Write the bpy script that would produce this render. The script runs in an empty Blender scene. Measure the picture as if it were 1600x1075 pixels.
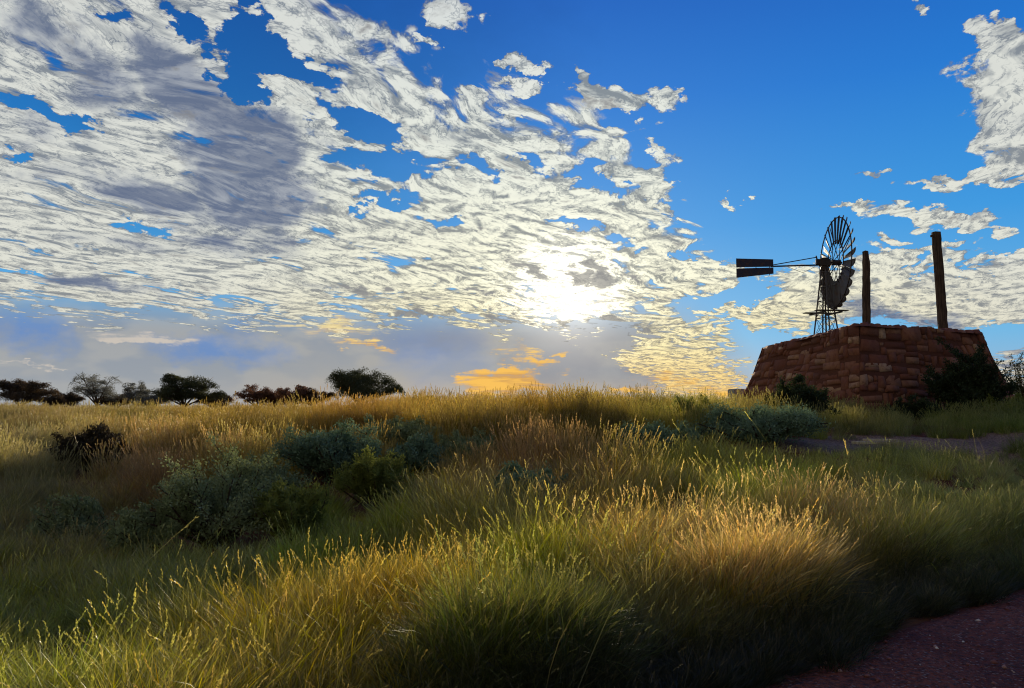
import bpy, bmesh, math, random
import numpy as np
from mathutils import Vector, Matrix, Euler

# ------------------------------------------------------------------ camera
FPX = 1232.0                       # focal length in pixels of a 1600 px wide frame
PITCH = math.radians(4.42)
CAM = Vector((0.0, 0.0, 1.55))
SUN_AZ, SUN_EL = math.radians(4.2), math.radians(7.6)   # azimuth clockwise from +Y

scene = bpy.context.scene
col = scene.collection

def direction(px, py):
    """unit direction in the world for a point of the 1600 x 1075 frame"""
    x, y, z = (px - 800) / FPX, 1.0, (537.5 - py) / FPX
    c, s = math.cos(PITCH), math.sin(PITCH)
    v = Vector((x, y * c - z * s, y * s + z * c))
    return v.normalized()

def at(px, py, depth):
    """the world point seen at px, py whose distance along +Y is depth"""
    d = direction(px, py)
    return CAM + d * (depth / d.y)

def setup_camera():
    cd = bpy.data.cameras.new("camera")
    cd.sensor_width = 36.0
    cd.lens = 36.0 * FPX / 1600.0
    cd.clip_start, cd.clip_end = 0.05, 20000.0
    co = bpy.data.objects.new("camera", cd)
    co.location = CAM
    co.rotation_euler = (math.radians(90) + PITCH, 0, 0)
    col.objects.link(co)
    scene.camera = co

# ------------------------------------------------------------------ node helper
def lin(r, g, b):
    f = lambda c: (c / 255 / 12.92) if c / 255 <= 0.04045 else ((c / 255 + 0.055) / 1.055) ** 2.4
    return (f(r), f(g), f(b), 1.0)

class NT:
    def __init__(self, tree):
        self.t = tree; self.n = tree.nodes; self.l = tree.links
    def put(self, sock, v):
        if v is None: return
        if isinstance(v, bpy.types.NodeSocket): self.l.new(v, sock)
        else: sock.default_value = v
    def node(self, typ, ins=None, **props):
        nd = self.n.new(typ)
        for k, v in props.items(): setattr(nd, k, v)
        if ins:
            for k, v in ins.items(): self.put(nd.inputs[k], v)
        return nd
    def m(self, op, a, b=None, c=None, clamp=False):
        nd = self.node('ShaderNodeMath', operation=op, use_clamp=clamp)
        self.put(nd.inputs[0], a); self.put(nd.inputs[1], b); self.put(nd.inputs[2], c)
        return nd.outputs[0]
    def add(self, *a):
        r = a[0]
        for x in a[1:]: r = self.m('ADD', r, x)
        return r
    def mul(self, a, b): return self.m('MULTIPLY', a, b)
    def sub(self, a, b): return self.m('SUBTRACT', a, b)
    def clamp(self, a): return self.m('ADD', a, 0.0, clamp=True)
    def vm(self, op, a, b=None, s=None):
        nd = self.node('ShaderNodeVectorMath', operation=op)
        self.put(nd.inputs[0], a)
        if b is not None: self.put(nd.inputs[1], b)
        if s is not None: self.put(nd.inputs['Scale'], s)
        return nd.outputs['Value'] if op in ('DOT_PRODUCT', 'LENGTH', 'DISTANCE') else nd.outputs['Vector']
    def xyz(self, x, y, z):
        return self.node('ShaderNodeCombineXYZ', {0: x, 1: y, 2: z}).outputs[0]
    def sep(self, v):
        return self.node('ShaderNodeSeparateXYZ', {0: v}).outputs
    def smooth(self, v, a, b, lo=0.0, hi=1.0):
        nd = self.node('ShaderNodeMapRange', {'Value': v, 'From Min': a, 'From Max': b, 'To Min': lo, 'To Max': hi}, interpolation_type='SMOOTHSTEP')
        return nd.outputs[0]
    def linmap(self, v, a, b, lo=0.0, hi=1.0):
        return self.node('ShaderNodeMapRange', {'Value': v, 'From Min': a, 'From Max': b, 'To Min': lo, 'To Max': hi}).outputs[0]
    def mix(self, f, a, b, blend='MIX'):
        nd = self.node('ShaderNodeMix', data_type='RGBA', blend_type=blend, clamp_factor=True)
        self.put(nd.inputs[0], f); self.put(nd.inputs[6], a); self.put(nd.inputs[7], b)
        return nd.outputs[2]
    def noise(self, vec, scale, detail=3.0, rough=0.5, lac=2.0, dist=0.0, dims='3D'):
        nd = self.node('ShaderNodeTexNoise', {'Scale': scale, 'Detail': detail, 'Roughness': rough, 'Lacunarity': lac, 'Distortion': dist}, noise_dimensions=dims)
        if vec is not None: self.put(nd.inputs['Vector'], vec)
        return nd.outputs[0]
    def voronoi(self, vec, scale, feature='F1', rnd=1.0):
        nd = self.node('ShaderNodeTexVoronoi', {'Scale': scale, 'Randomness': rnd}, feature=feature)
        if vec is not None: self.put(nd.inputs['Vector'], vec)
        return nd
    def ramp(self, f, stops, interp='LINEAR'):
        nd = self.node('ShaderNodeValToRGB', {0: f})
        cr = nd.color_ramp; cr.interpolation = interp
        while len(cr.elements) < len(stops): cr.elements.new(0.5)
        for e, (p, c) in zip(cr.elements, stops):
            e.position = p; e.color = c if len(c) == 4 else (*c, 1)
        return nd.outputs[0]
# ------------------------------------------------------------------ sky
def ae(px, py):
    d = direction(px, py)
    return math.atan2(d.x, d.y) * 1000, math.asin(d.z) * 1000

def build_world():
    w = bpy.data.worlds.new("World"); scene.world = w
    w.use_nodes = True
    t = NT(w.node_tree); t.n.clear()
    out = t.node('ShaderNodeOutputWorld'); bg = t.node('ShaderNodeBackground')
    t.l.new(bg.outputs[0], out.inputs[0])
    bg.inputs[1].default_value = 0.0574
    D = t.vm('NORMALIZE', t.node('ShaderNodeTexCoord').outputs['Generated'])
    dx, dy, dz = t.sep(D)
    az = t.mul(t.m('ARCTAN2', dx, dy), 1000.0)
    el = t.mul(t.m('ARCSINE', dz), 1000.0)
    P = t.xyz(az, el, 0.0)                              # milliradians: azimuth, elevation
    # the plane of the cloud layer, seen in perspective
    inv = t.m('DIVIDE', 1.0, t.m('MAXIMUM', t.add(dz, 0.07), 0.03))
    Q = t.xyz(t.mul(dx, inv), t.mul(dy, inv), 0.0)
    streak = math.radians(24)
    R = t.node('ShaderNodeVectorRotate', {'Vector': Q, 'Angle': streak}, rotation_type='Z_AXIS').outputs[0]   # streaks run along +Y of R
    wob = t.node('ShaderNodeTexNoise', {'Vector': R, 'Scale': 1.3, 'Detail': 2.0}).outputs[1]
    Rw = t.vm('ADD', R, t.vm('SCALE', t.vm('SUBTRACT', wob, (0.5, 0.5, 0.5)), s=0.45))

    warp = t.node('ShaderNodeTexNoise', {'Vector': t.vm('MULTIPLY', P, (0.016, 0.026, 1)), 'Scale': 1.0, 'Detail': 5.0, 'Roughness': 0.62}, noise_dimensions='2D').outputs[1]
    Pw = t.vm('MULTIPLY_ADD' if False else 'ADD', P, t.vm('MULTIPLY', t.vm('SUBTRACT', warp, (0.5, 0.5, 0.5)), (110.0, 60.0, 0.0)))

    def blob(px, py, rx, ry, rot=0.0, plate=1.0, w=True):
        r = math.radians(rot)
        c0 = Vector(ae(px, py))
        a = Vector(ae(px + rx * math.cos(r), py + rx * math.sin(r))) - c0
        b = Vector(ae(px - ry * math.sin(r), py + ry * math.cos(r))) - c0
        mp = t.node('ShaderNodeMapping', {'Vector': Pw if w else P, 'Location': (c0.x, c0.y, 0), 'Rotation': (0, 0, math.atan2(a.y, a.x)),
                    'Scale': (a.length, b.length, 1.0)}, vector_type='TEXTURE')
        g = t.node('ShaderNodeTexGradient', {0: mp.outputs[0]}, gradient_type='SPHERICAL').outputs[1]
        return t.m('MULTIPLY', g, plate, clamp=True) if plate != 1.0 else g
    def union(bs):
        r = bs[0]
        for b in bs[1:]: r = t.m('MAXIMUM', r, b)
        return r
    def side(x0, y0, x1, y1):
        """signed distance (milliradians, positive on the left-below side) from the line between two points of the frame"""
        a, b = Vector(ae(x0, y0)), Vector(ae(x1, y1))
        d = (b - a).normalized(); n = Vector((d.y, -d.x)) 
        n = -n if n.x > 0 else n
        return t.sub(t.vm('DOT_PRODUCT', P, (n.x, n.y, 0)), n.dot(a))

    sunv = Vector((math.sin(SUN_AZ) * math.cos(SUN_EL), math.cos(SUN_AZ) * math.cos(SUN_EL), math.sin(SUN_EL)))
    ang = t.mul(t.m('ARCCOSINE', t.m('MINIMUM', t.vm('DOT_PRODUCT', D, tuple(sunv)), 1.0)), 1000.0)
    gl = t.m('EXPONENT', t.mul(t.m('POWER', t.m('DIVIDE', ang, 56.0), 2.0), -1.0))
    # ---- coverage of the sheet
    deck = t.m('MINIMUM', side(470, -5, 1010, 240), side(985, 235, 1180, 560))
    deck = t.m('MULTIPLY_ADD', deck, 1 / 90.0, 0.5, clamp=True)
    deck = t.mul(deck, 0.86)
    low = t.smooth(t.add(el, t.mul(t.sub(t.sep(warp)[0], 0.5), 90.0)), 50.0, 150.0)                     # the sheet thins out above the land
    lowr = blob(1075, 560, 150, 95, 20, 2.0)
    deck = t.mul(deck, t.m('MAXIMUM', low, lowr))
    small = union([
        blob(1120, 425, 75, 28, 8, 1.6), blob(1020, 280, 45, 60, 30, 1.6), blob(815, 100, 42, 22, 10, 1.5), blob(826, 140, 40, 17, 0, 1.2),
        blob(965, 150, 95, 30, 10, 1.6), blob(915, 117, 40, 18, 30, 1.1), blob(1036, 230, 24, 30, 0, 1.1), blob(690, 12, 70, 30, 10, 1.1),
        blob(675, 68, 24, 18, 0, 1.0), blob(735, 150, 60, 22, 15, 1.4), blob(805, 185, 34, 20, 10, 1.2), blob(950, 210, 60, 18, -10, 1.1),
        blob(1435, 14, 32, 18, 20, 1.4), blob(1560, 50, 75, 40, 30, 1.5), blob(1600, 150, 150, 130, 0, 1.9), blob(1640, 255, 130, 60, 10, 1.9),
        blob(1470, 283, 90, 12, 6, 1.3), blob(1385, 268, 55, 11, -6, 1.3), blob(1540, 276, 110, 14, -6, 1.4), blob(1330, 311, 70, 8, -2, 1.3),
        blob(1450, 337, 170, 24, 7, 1.6), blob(1545, 356, 90, 14, 7, 1.4), blob(1397, 374, 70, 11, 0, 1.3), blob(1450, 390, 130, 13, -12, 1.4),
        blob(1156, 314, 20, 13, -20, 1.1), blob(1140, 490, 60, 22, -12, 1.5),
        blob(1250, 470, 160, 55, -14, 2.0), blob(1450, 455, 330, 75, 0, 2.2), blob(1620, 430, 160, 55, 5, 2.0), blob(1600, 590, 220, 60, 0, 1.5), blob(1040, 330, 40, 20, 20, 1.0),
        blob(850, 320, 260, 80, 20, 1.6)])
    holes = union([
        blob(395, 62, 78, 70, 35, 1.9), blob(465, 108, 85, 26, 20, 1.9), blob(375, 128, 55, 32, 10, 1.8), blob(285, 40, 80, 22, 30, 1.3), blob(165, 22, 60, 18, 20, .9),
        blob(80, 180, 120, 17, 10, 1.3), blob(30, 240, 70, 16, 10, 1.1),
        blob(565, 195, 95, 24, 14, 1.5), blob(600, 252, 110, 25, 8, 1.5), blob(745, 258, 60, 22, 10, 1.3), blob(600, 308, 75, 15, 6, 1.4), blob(690, 342, 60, 12, 4, 1.3),
        blob(560, 320, 40, 14, 20, 1.1), blob(935, 283, 52, 26, 20, 1.7), blob(830, 252, 50, 14, 10, 1.1), blob(895, 352, 52, 13, 6, 1.4), blob(970, 380, 50, 10, 0, .8),
        blob(1075, 395, 60, 9, 20, .9), blob(1130, 470, 110, 20, -14, 1.3), blob(1180, 510, 100, 16, 20, 1.0),
        blob(1490, 420, 80, 14, 0, .9), blob(1590, 395, 70, 20, 5, 1.2), blob(1480, 575, 170, 30, 5, .8), blob(1590, 530, 90, 30, 0, .6), blob(40, 420, 70, 12, 5, .9), blob(230, 350, 70, 14, 5, .8)])
    cov = t.sub(t.m('MAXIMUM', deck, small), t.mul(holes, 1.0))
    # a loose scatter of cloud behind the viewer, out of the frame
    back = t.smooth(dy, 0.25, -0.2)
    cov = t.sub(cov, t.mul(t.sub(1.0, t.smooth(el, 70.0, 150.0)), 0.16))
    cov = t.m('MAXIMUM', cov, t.mul(back, 0.12))

    sa = t.vm('MULTIPLY', Rw, (3.1, 0.75, 1.0))
    n_band = t.noise(sa, 1.0, 4.0, 0.55, dims='2D')
    sb = t.vm('MULTIPLY', Rw, (1.1, 0.52, 1.0))
    n_mid = t.noise(sb, 6.6, 7.0, 0.62, dist=0.3, dims='2D')
    off = t.vm('ADD', sb, (-0.016, 0.022, 0.0))
    n_off = t.noise(off, 6.6, 7.0, 0.62, dist=0.3, dims='2D')
    vo = t.voronoi(t.vm('ADD', t.vm('MULTIPLY', Rw, (1.0, 0.55, 1.0)), t.vm('SCALE', wob, s=0.25)), 15.0, 'SMOOTH_F1')
    cell = vo.outputs['Distance']

    edge = t.add(cov, t.mul(t.smooth(cov, -0.1, 0.3, 0.13, 1.0), t.add(t.mul(t.sub(n_band, 0.5), 1.1), t.mul(t.sub(n_mid, 0.5), 1.7), t.mul(t.sub(0.42, cell), 0.75))))
    edge = t.add(edge, t.mul(gl, 0.3))
    alpha = t.smooth(edge, 0.30, 0.56)
    thick = t.smooth(edge, 0.42, 0.95)

    # ---- clear sky
    sky = t.node('ShaderNodeTexSky', sky_type='NISHITA', sun_disc=False, sun_elevation=SUN_EL, sun_rotation=SUN_AZ,
                 altitude=300.0, air_density=1.0, dust_density=0.6, ozone_density=2.0).outputs[0]
    e01 = t.linmap(el, 0.0, 520.0)
    blue = t.ramp(e01, [(0.0, lin(150, 178, 205)), (0.16, lin(98, 180, 232)), (0.42, lin(44, 152, 228)), (0.72, lin(14, 120, 214)), (1.0, lin(6, 92, 192))])
    blue10 = t.vm('SCALE', blue, s=10.0)
    clear = t.mix(0.9, sky, blue10)
    darkl = blob(330, 60, 620, 420, 0, 1.3)
    clear = t.mix(t.mul(darkl, 0.62), clear, t.vm('SCALE', clear, s=0.45))

    # ---- grey veil low over the land
    vm_ = t.m('MULTIPLY_ADD', side(1010, 380, 1190, 600), 1 / 80.0, 0.3, clamp=True)
    veil_a = t.mul(t.smooth(el, 150.0, 80.0), vm_)
    veil_n = t.noise(t.vm('MULTIPLY', P, (0.012, 0.03, 1)), 1.0, 3.0, 0.5, dims='2D')
    veil_c = t.ramp(t.linmap(el, -10.0, 140.0), [(0.0, lin(168, 170, 172)), (0.3, lin(152, 159, 167)), (0.7, lin(142, 152, 166)), (1.0, lin(134, 148, 168))])
    veil_c = t.mix(t.smooth(veil_n, 0.42, 0.62, 0.0, 0.7), veil_c, lin(170, 171, 170))
    bluep = union([blob(40, 512, 95, 42, 10, 1.2), blob(330, 545, 130, 34, 5, 1.2), blob(390, 505, 40, 30, 0, .8), blob(675, 550, 110, 75, 0, 1.0), blob(170, 452, 180, 18, 4, .8)])
    veil_c = t.mix(t.m('MULTIPLY', bluep, 0.75), veil_c, lin(98, 140, 200))
    greyp = union([blob(890, 560, 130, 80, 0, 1.4), blob(1010, 590, 110, 30, 0, 1.0), blob(690, 520, 120, 50, 0, .6)])
    veil_c = t.mix(t.mul(greyp, 0.85), veil_c, lin(122, 132, 152))
    warmv = blob(570, 590, 230, 60, 0, 1.0)
    veil_c = t.mix(t.mul(warmv, 0.6), veil_c, lin(172, 168, 160))
    wg = t.m('EXPONENT', t.mul(t.m('POWER', t.m('DIVIDE', ang, 190.0), 2.0), -1.0))
    veil_c = t.mix(t.mul(wg, 0.22), veil_c, lin(226, 208, 170))
    veil_c = t.mix(t.mul(t.smooth(el, 45.0, 0.0), t.smooth(t.m('ABSOLUTE', t.sub(az, 20.0)), 500.0, 80.0, 0.0, 0.3)), veil_c, lin(222, 188, 146))
    veil = t.vm('SCALE', veil_c, s=10.0)
    base = t.mix(veil_a, clear, veil)
    base = t.vm('ADD', base, t.vm('SCALE', (4.5, 4.2, 3.6), s=gl))

    # ---- cloud colour
    lit = t.ramp(e01, [(0.0, lin(252, 205, 110)), (0.07, lin(252, 218, 138)), (0.14, lin(250, 234, 176)), (0.30, lin(244, 242, 216)), (0.55, lin(226, 230, 220)), (1.0, lin(208, 214, 216))])
    shd = t.ramp(e01, [(0.0, lin(168, 150, 128)), (0.14, lin(158, 152, 132)), (0.3, lin(150, 152, 146)), (0.55, lin(140, 148, 152)), (1.0, lin(126, 138, 152))])
    relief = t.m('MULTIPLY_ADD', t.sub(n_mid, n_off), 6.0, 0.56)
    crev = t.smooth(cell, 0.62, 0.34)
    n_fine = t.noise(t.vm('MULTIPLY', Rw, (1.0, 0.55, 1.0)), 19.0, 5.0, 0.6, dist=0.25, dims='2D')
    line = t.m('MAXIMUM', t.smooth(t.m('ABSOLUTE', t.sub(n_fine, 0.5)), 0.035, 0.0), t.smooth(t.m('ABSOLUTE', t.sub(n_mid, 0.53)), 0.022, 0.0))
    li = t.add(t.mul(relief, 0.62), t.mul(thick, 0.25), t.mul(crev, 0.3), t.mul(line, -0.5), t.mul(t.sub(n_fine, 0.5), 0.9), -0.10)
    away = t.smooth(t.m('ABSOLUTE', t.sub(az, 100.0)), 150.0, 520.0)
    lit = t.mix(t.mul(away, 0.75), lit, lin(216, 218, 212))
    shd = t.mix(t.mul(away, 0.7), shd, lin(132, 140, 150))
    cc = t.mix(t.linmap(li, -0.05, 0.78), shd, lit)
    # thicker, grey-violet undersides
    dk = union([blob(300, 150, 150, 75, 40, 1.7), blob(390, 260, 150, 130, 50, 2.0), blob(240, 310, 190, 50, 15, 1.1), blob(150, 110, 180, 60, 30, .9), blob(50, 40, 110, 60, 35, .9), blob(60, 215, 150, 40, 10, .6),
                blob(330, 385, 160, 40, 5, .8), blob(1420, 510, 170, 42, 5, 1.3), blob(1590, 540, 150, 40, 0, 1.0),
                blob(150, 448, 200, 22, 4, .9)])
    dkn = t.noise(t.vm('MULTIPLY', Q, (1.0, 0.9, 1.0)), 2.4, 4.0, 0.5, dims='2D')
    dkm = t.smooth(t.add(dk, t.mul(t.sub(dkn, 0.5), 1.3)), 0.1, 0.85)
    dkc = t.mix(t.smooth(t.add(t.mul(relief, 0.4), t.mul(t.sub(dkn, 0.5), -2.0)), 0.0, 0.75), lin(98, 112, 140), lin(150, 158, 172))
    cc = t.mix(t.mul(dkm, 0.92), cc, dkc)
    sdark = t.smooth(t.add(union([blob(915, 432, 75, 32, 0, 1.4), blob(840, 425, 60, 22, 25, 1.0), blob(1000, 430, 60, 16, 5, .8), blob(790, 490, 90, 14, 5, .8), blob(920, 508, 130, 17, 0, 1.5), blob(870, 535, 90, 12, 0, 1.0), blob(760, 452, 60, 12, 0, .9), blob(1040, 470, 90, 14, 8, .6),
                               blob(560, 455, 180, 22, 6, .7), blob(640, 500, 90, 20, 0, .8)]), t.mul(t.sub(n_mid, 0.5), 2.6), t.mul(t.sub(n_fine, 0.5), 1.4)), 0.3, 0.85)
    # glow of the sun behind the sheet
    gl2 = t.m('EXPONENT', t.mul(t.m('DIVIDE', ang, 170.0), -1.0))
    cc10 = t.vm('SCALE', cc, s=10.0)
    cc10 = t.vm('ADD', cc10, t.vm('SCALE', (9.0, 8.2, 5.6), s=t.mul(gl2, t.smooth(li, 0.1, 0.8, 0.0, 0.32))))
    cc10 = t.vm('ADD', cc10, t.vm('SCALE', (22.0, 20.5, 17.0), s=t.mul(gl, t.smooth(li, 0.1, 0.9, 0.35, 1.0))))
    cc10 = t.mix(t.mul(sdark, 0.9), cc10, t.mix(gl, (2.3, 2.35, 2.5, 1), (3.3, 3.2, 3.0, 1)))
    colr = t.mix(alpha, base, cc10)
    # dark fringe where the cloud is thinnest
    fr = t.mul(t.smooth(edge, 0.33, 0.40), t.smooth(edge, 0.50, 0.42))
    colr = t.mix(t.mul(fr, 0.35), colr, t.vm('SCALE', colr, s=0.45))
    # ---- low orange bars under the sun
    on = t.noise(t.vm('MULTIPLY', P, (0.010, 0.10, 1)), 1.0, 6.0, 0.65, dist=0.3, dims='2D')
    om = union([blob(800, 597, 95, 26, 0, 1.9), blob(820, 565, 50, 12, 5, .8), blob(800, 545, 50, 14, 0, .6), blob(775, 610, 90, 10, 0, 1.1), blob(975, 612, 45, 10, 0, 1.2),
                blob(575, 540, 70, 11, 7, .9), blob(1060, 600, 110, 16, 0, .8), blob(880, 548, 40, 7, 0, .8), blob(520, 512, 110, 16, 5, .65), blob(60, 572, 70, 9, 3, 1.0), blob(90, 578, 30, 5, 3, .9), blob(230, 528, 110, 16, 4, .8)])
    oa = t.smooth(t.add(om, t.mul(t.smooth(om, 0.0, 0.35), t.mul(t.sub(on, 0.5), 2.8))), 0.12, 0.95)
    oc = t.mix(t.smooth(on, 0.38, 0.62), lin(214, 160, 84), t.mix(t.smooth(el, 50, 95), lin(255, 196, 84), lin(252, 228, 150)))
    side_warm = t.smooth(t.m('ABSOLUTE', t.sub(az, 60.0)), 480.0, 200.0)
    oc = t.mix(side_warm, lin(206, 196, 184), oc)
    colr = t.mix(t.mul(oa, 0.92), colr, t.vm('SCALE', oc, s=10.0))
    # below the horizon: the colour of dry land, seen by nothing in the frame
    colr = t.mix(t.smooth(dz, -0.01, -0.06), colr, (1.1, 0.85, 0.55, 1))
    # unseen sky behind the viewer: flat warm tone added to light camera-facing sides
    colr = t.mix(t.smooth(dy, 0.2, -0.4, 0.0, 0.75), colr, (2.5, 2.2, 1.8, 1))
    t.put(bg.inputs[0], colr)
    w.cycles.sampling_method = 'MANUAL'; w.cycles.sample_map_resolution = 512

def build_sun():
    ld = bpy.data.lights.new("sun", 'SUN')
    ld.energy = 5.0; ld.angle = math.radians(5.0); ld.color = (1.0, 0.84, 0.6)
    o = bpy.data.objects.new("sun", ld); col.objects.link(o)
    d = Vector((math.sin(SUN_AZ) * math.cos(SUN_EL), math.cos(SUN_AZ) * math.cos(SUN_EL), math.sin(SUN_EL)))
    o.rotation_euler = d.to_track_quat('Z', 'Y').to_euler()
    o.location = (20, 60, 30)
# ------------------------------------------------------------------ general builders
rng = np.random.default_rng(7)

def tag(o, label=None, cat=None, group=None, kind=None):
    if label: o["label"] = label
    if cat: o["category"] = cat
    if group: o["group"] = group
    if kind: o["kind"] = kind
    return o

def link(name, me, mat=None, parent=None, loc=None):
    o = bpy.data.objects.new(name, me)
    col.objects.link(o)
    if mat is not None:
        for m_ in (mat if isinstance(mat, (list, tuple)) else [mat]): me.materials.append(m_)
    if parent is not None: o.parent = parent
    if loc is not None: o.location = loc
    return o

def empty(name, loc, rz=0.0):
    o = bpy.data.objects.new(name, None); col.objects.link(o)
    o.location = loc; o.rotation_euler = (0, 0, rz); o.empty_display_size = 0.3
    return o

def mesh_np(name, v, f, attrs=None, smooth=False, mats=None):
    """mesh from an (N,3) array and an (M,k) array of polygons of equal size; attrs: name -> (type, per-vertex array)"""
    v = np.ascontiguousarray(v, dtype=np.float32); f = np.ascontiguousarray(f, dtype=np.int32)
    me = bpy.data.meshes.new(name)
    me.vertices.add(len(v)); me.vertices.foreach_set('co', v.ravel())
    k = f.shape[1]
    me.loops.add(f.size); me.loops.foreach_set('vertex_index', f.ravel())
    me.polygons.add(len(f)); me.polygons.foreach_set('loop_start', np.arange(len(f), dtype=np.int32) * k)
    if mats is not None: me.polygons.foreach_set('material_index', np.ascontiguousarray(mats, dtype=np.int32))
    if smooth: me.polygons.foreach_set('use_smooth', np.ones(len(f), dtype=bool))
    for nm, (typ, arr) in (attrs or {}).items():
        a = me.attributes.new(nm, typ, 'POINT')
        key = {'FLOAT': 'value', 'FLOAT_COLOR': 'color', 'FLOAT_VECTOR': 'vector', 'INT': 'value'}[typ]
        a.data.foreach_set(key, np.ascontiguousarray(arr, dtype=np.int32 if typ == 'INT' else np.float32).ravel())
    me.update(calc_edges=True); me.validate()
    return me

class MB:
    """collects boxes, bars and tubes into ONE mesh"""
    def __init__(self): self.v = []; self.f = []
    def quad_box(self, pts):
        n = len(self.v); self.v += [tuple(p) for p in pts]
        self.f += [tuple(n + i for i in q) for q in ((0, 3, 2, 1), (4, 5, 6, 7), (0, 1, 5, 4), (1, 2, 6, 5), (2, 3, 7, 6), (3, 0, 4, 7))]
    def box(self, c, s, R=None):
        c = Vector(c); R = R or Matrix.Identity(3)
        pts = [c + R @ Vector((x * s[0] / 2, y * s[1] / 2, z * s[2] / 2)) for z in (-1, 1) for x, y in ((-1, -1), (1, -1), (1, 1), (-1, 1))]
        self.quad_box(pts)
    def bar(self, a, b, w, h=None):
        a, b = Vector(a), Vector(b); h = h or w
        d = (b - a).normalized(); up = Vector((0, 0, 1)) if abs(d.z) < 0.9 else Vector((0, 1, 0))
        s = d.cross(up).normalized() * (w / 2); t = s.cross(d).normalized() * (h / 2)
        self.quad_box([a - s - t, a + s - t, a + s + t, a - s + t, b - s - t, b + s - t, b + s + t, b - s + t])
    def tube(self, pts, radii, n=8, cap=True, jit=0.0):
        base = len(self.v); pts = [Vector(p) for p in pts]
        if not isinstance(radii, (list, tuple)): radii = [radii] * len(pts)
        prev = None
        for i, p in enumerate(pts):
            d = (pts[min(i + 1, len(pts) - 1)] - pts[max(i - 1, 0)]).normalized()
            if prev is None:
                up = Vector((0, 0, 1)) if abs(d.z) < 0.9 else Vector((1, 0, 0))
                s = d.cross(up).normalized()
            else: s = (prev - d * prev.dot(d)).normalized()
            prev = s; t = d.cross(s)
            for k in range(n):
                a = 2 * math.pi * k / n; r = radii[i] * (1 + jit * (random.random() - 0.5))
                self.v.append(tuple(p + (s * math.cos(a) + t * math.sin(a)) * r))
        for i in range(len(pts) - 1):
            for k in range(n):
                a, b = base + i * n + k, base + i * n + (k + 1) % n
                self.f.append((a, b, b + n, a + n))
        if cap:
            self.f.append(tuple(base + k for k in reversed(range(n))))
            self.f.append(tuple(base + (len(pts) - 1) * n + k for k in range(n)))
    def ring(self, c, R, rad, w, h, n=48):
        """flat hoop round the local Z axis of R"""
        base = len(self.v); c = Vector(c)
        for k in range(n):
            a = 2 * math.pi * k / n
            for dr, dz in ((-w / 2, -h / 2), (w / 2, -h / 2), (w / 2, h / 2), (-w / 2, h / 2)):
                self.v.append(tuple(c + R @ Vector(((rad + dr) * math.cos(a), (rad + dr) * math.sin(a), dz))))
        for k in range(n):
            a, b = base + 4 * k, base + 4 * ((k + 1) % n)
            for j in range(4): self.f.append((a + j, a + (j + 1) % 4, b + (j + 1) % 4, b + j))
    def build(self, name, mat, parent=None, smooth=False, bevel=0.0):
        me = bpy.data.meshes.new(name); me.from_pydata(self.v, [], self.f)
        if smooth:
            for p in me.polygons: p.use_smooth = True
        if bevel:
            bm = bmesh.new(); bm.from_mesh(me)
            bmesh.ops.recalc_face_normals(bm, faces=bm.faces)
            bmesh.ops.bevel(bm, geom=list(bm.edges), offset=bevel, segments=2, affect='EDGES', profile=0.6)
            bm.to_mesh(me); bm.free()
        return link(name, me, mat, parent)

def material(name, build, bump=None):
    m = bpy.data.materials.new(name); m.use_nodes = True
    t = NT(m.node_tree); t.n.clear()
    o = t.node('ShaderNodeOutputMaterial')
    t.l.new(build(t), o.inputs[0])
    return m

def principled(t, colr, rough=0.8, metal=0.0, spec=0.3, bump=None, strength=0.4, dist=0.02):
    p = t.node('ShaderNodeBsdfPrincipled', {'Base Color': colr, 'Roughness': rough, 'Metallic': metal, 'Specular IOR Level': spec})
    if bump is not None:
        b = t.node('ShaderNodeBump', {'Strength': strength, 'Distance': dist, 'Height': bump})
        t.l.new(b.outputs[0], p.inputs['Normal'])
    return p.outputs[0]

def leafy(t, colr, trans=0.35, gloss=0.04, rough=0.45):
    d = t.node('ShaderNodeBsdfDiffuse', {'Color': colr}).outputs[0]
    tr = t.node('ShaderNodeBsdfTranslucent', {'Color': colr}).outputs[0]
    mx = t.node('ShaderNodeMixShader', {0: trans, 1: d, 2: tr}).outputs[0]
    g = t.node('ShaderNodeBsdfGlossy', {'Color': (1, 1, 1, 1), 'Roughness': rough}).outputs[0]
    return t.node('ShaderNodeMixShader', {0: gloss, 1: mx, 2: g}).outputs[0]

# ------------------------------------------------------------------ lie of the land
EDGE0 = np.array([1.36, 4.31]); EDGE_D = np.array([0.789, 0.614]); EDGE_N = np.array([0.614, -0.789])   # verge of the dirt road

def sstep(a, b, v):
    u = np.clip((np.asarray(v, dtype=float) - a) / (b - a), 0, 1)
    return u * u * (3 - 2 * u)

def verge(x, y):
    """metres into the grass from the edge of the road"""
    w = 0.16 * np.sin(np.asarray(x) * 1.3 + 0.6) + 0.09 * np.sin(np.asarray(x) * 3.7 + 1.0)
    return -((np.asarray(x) - EDGE0[0]) * EDGE_N[0] + (np.asarray(y) - EDGE0[1]) * EDGE_N[1]) + w

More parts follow.
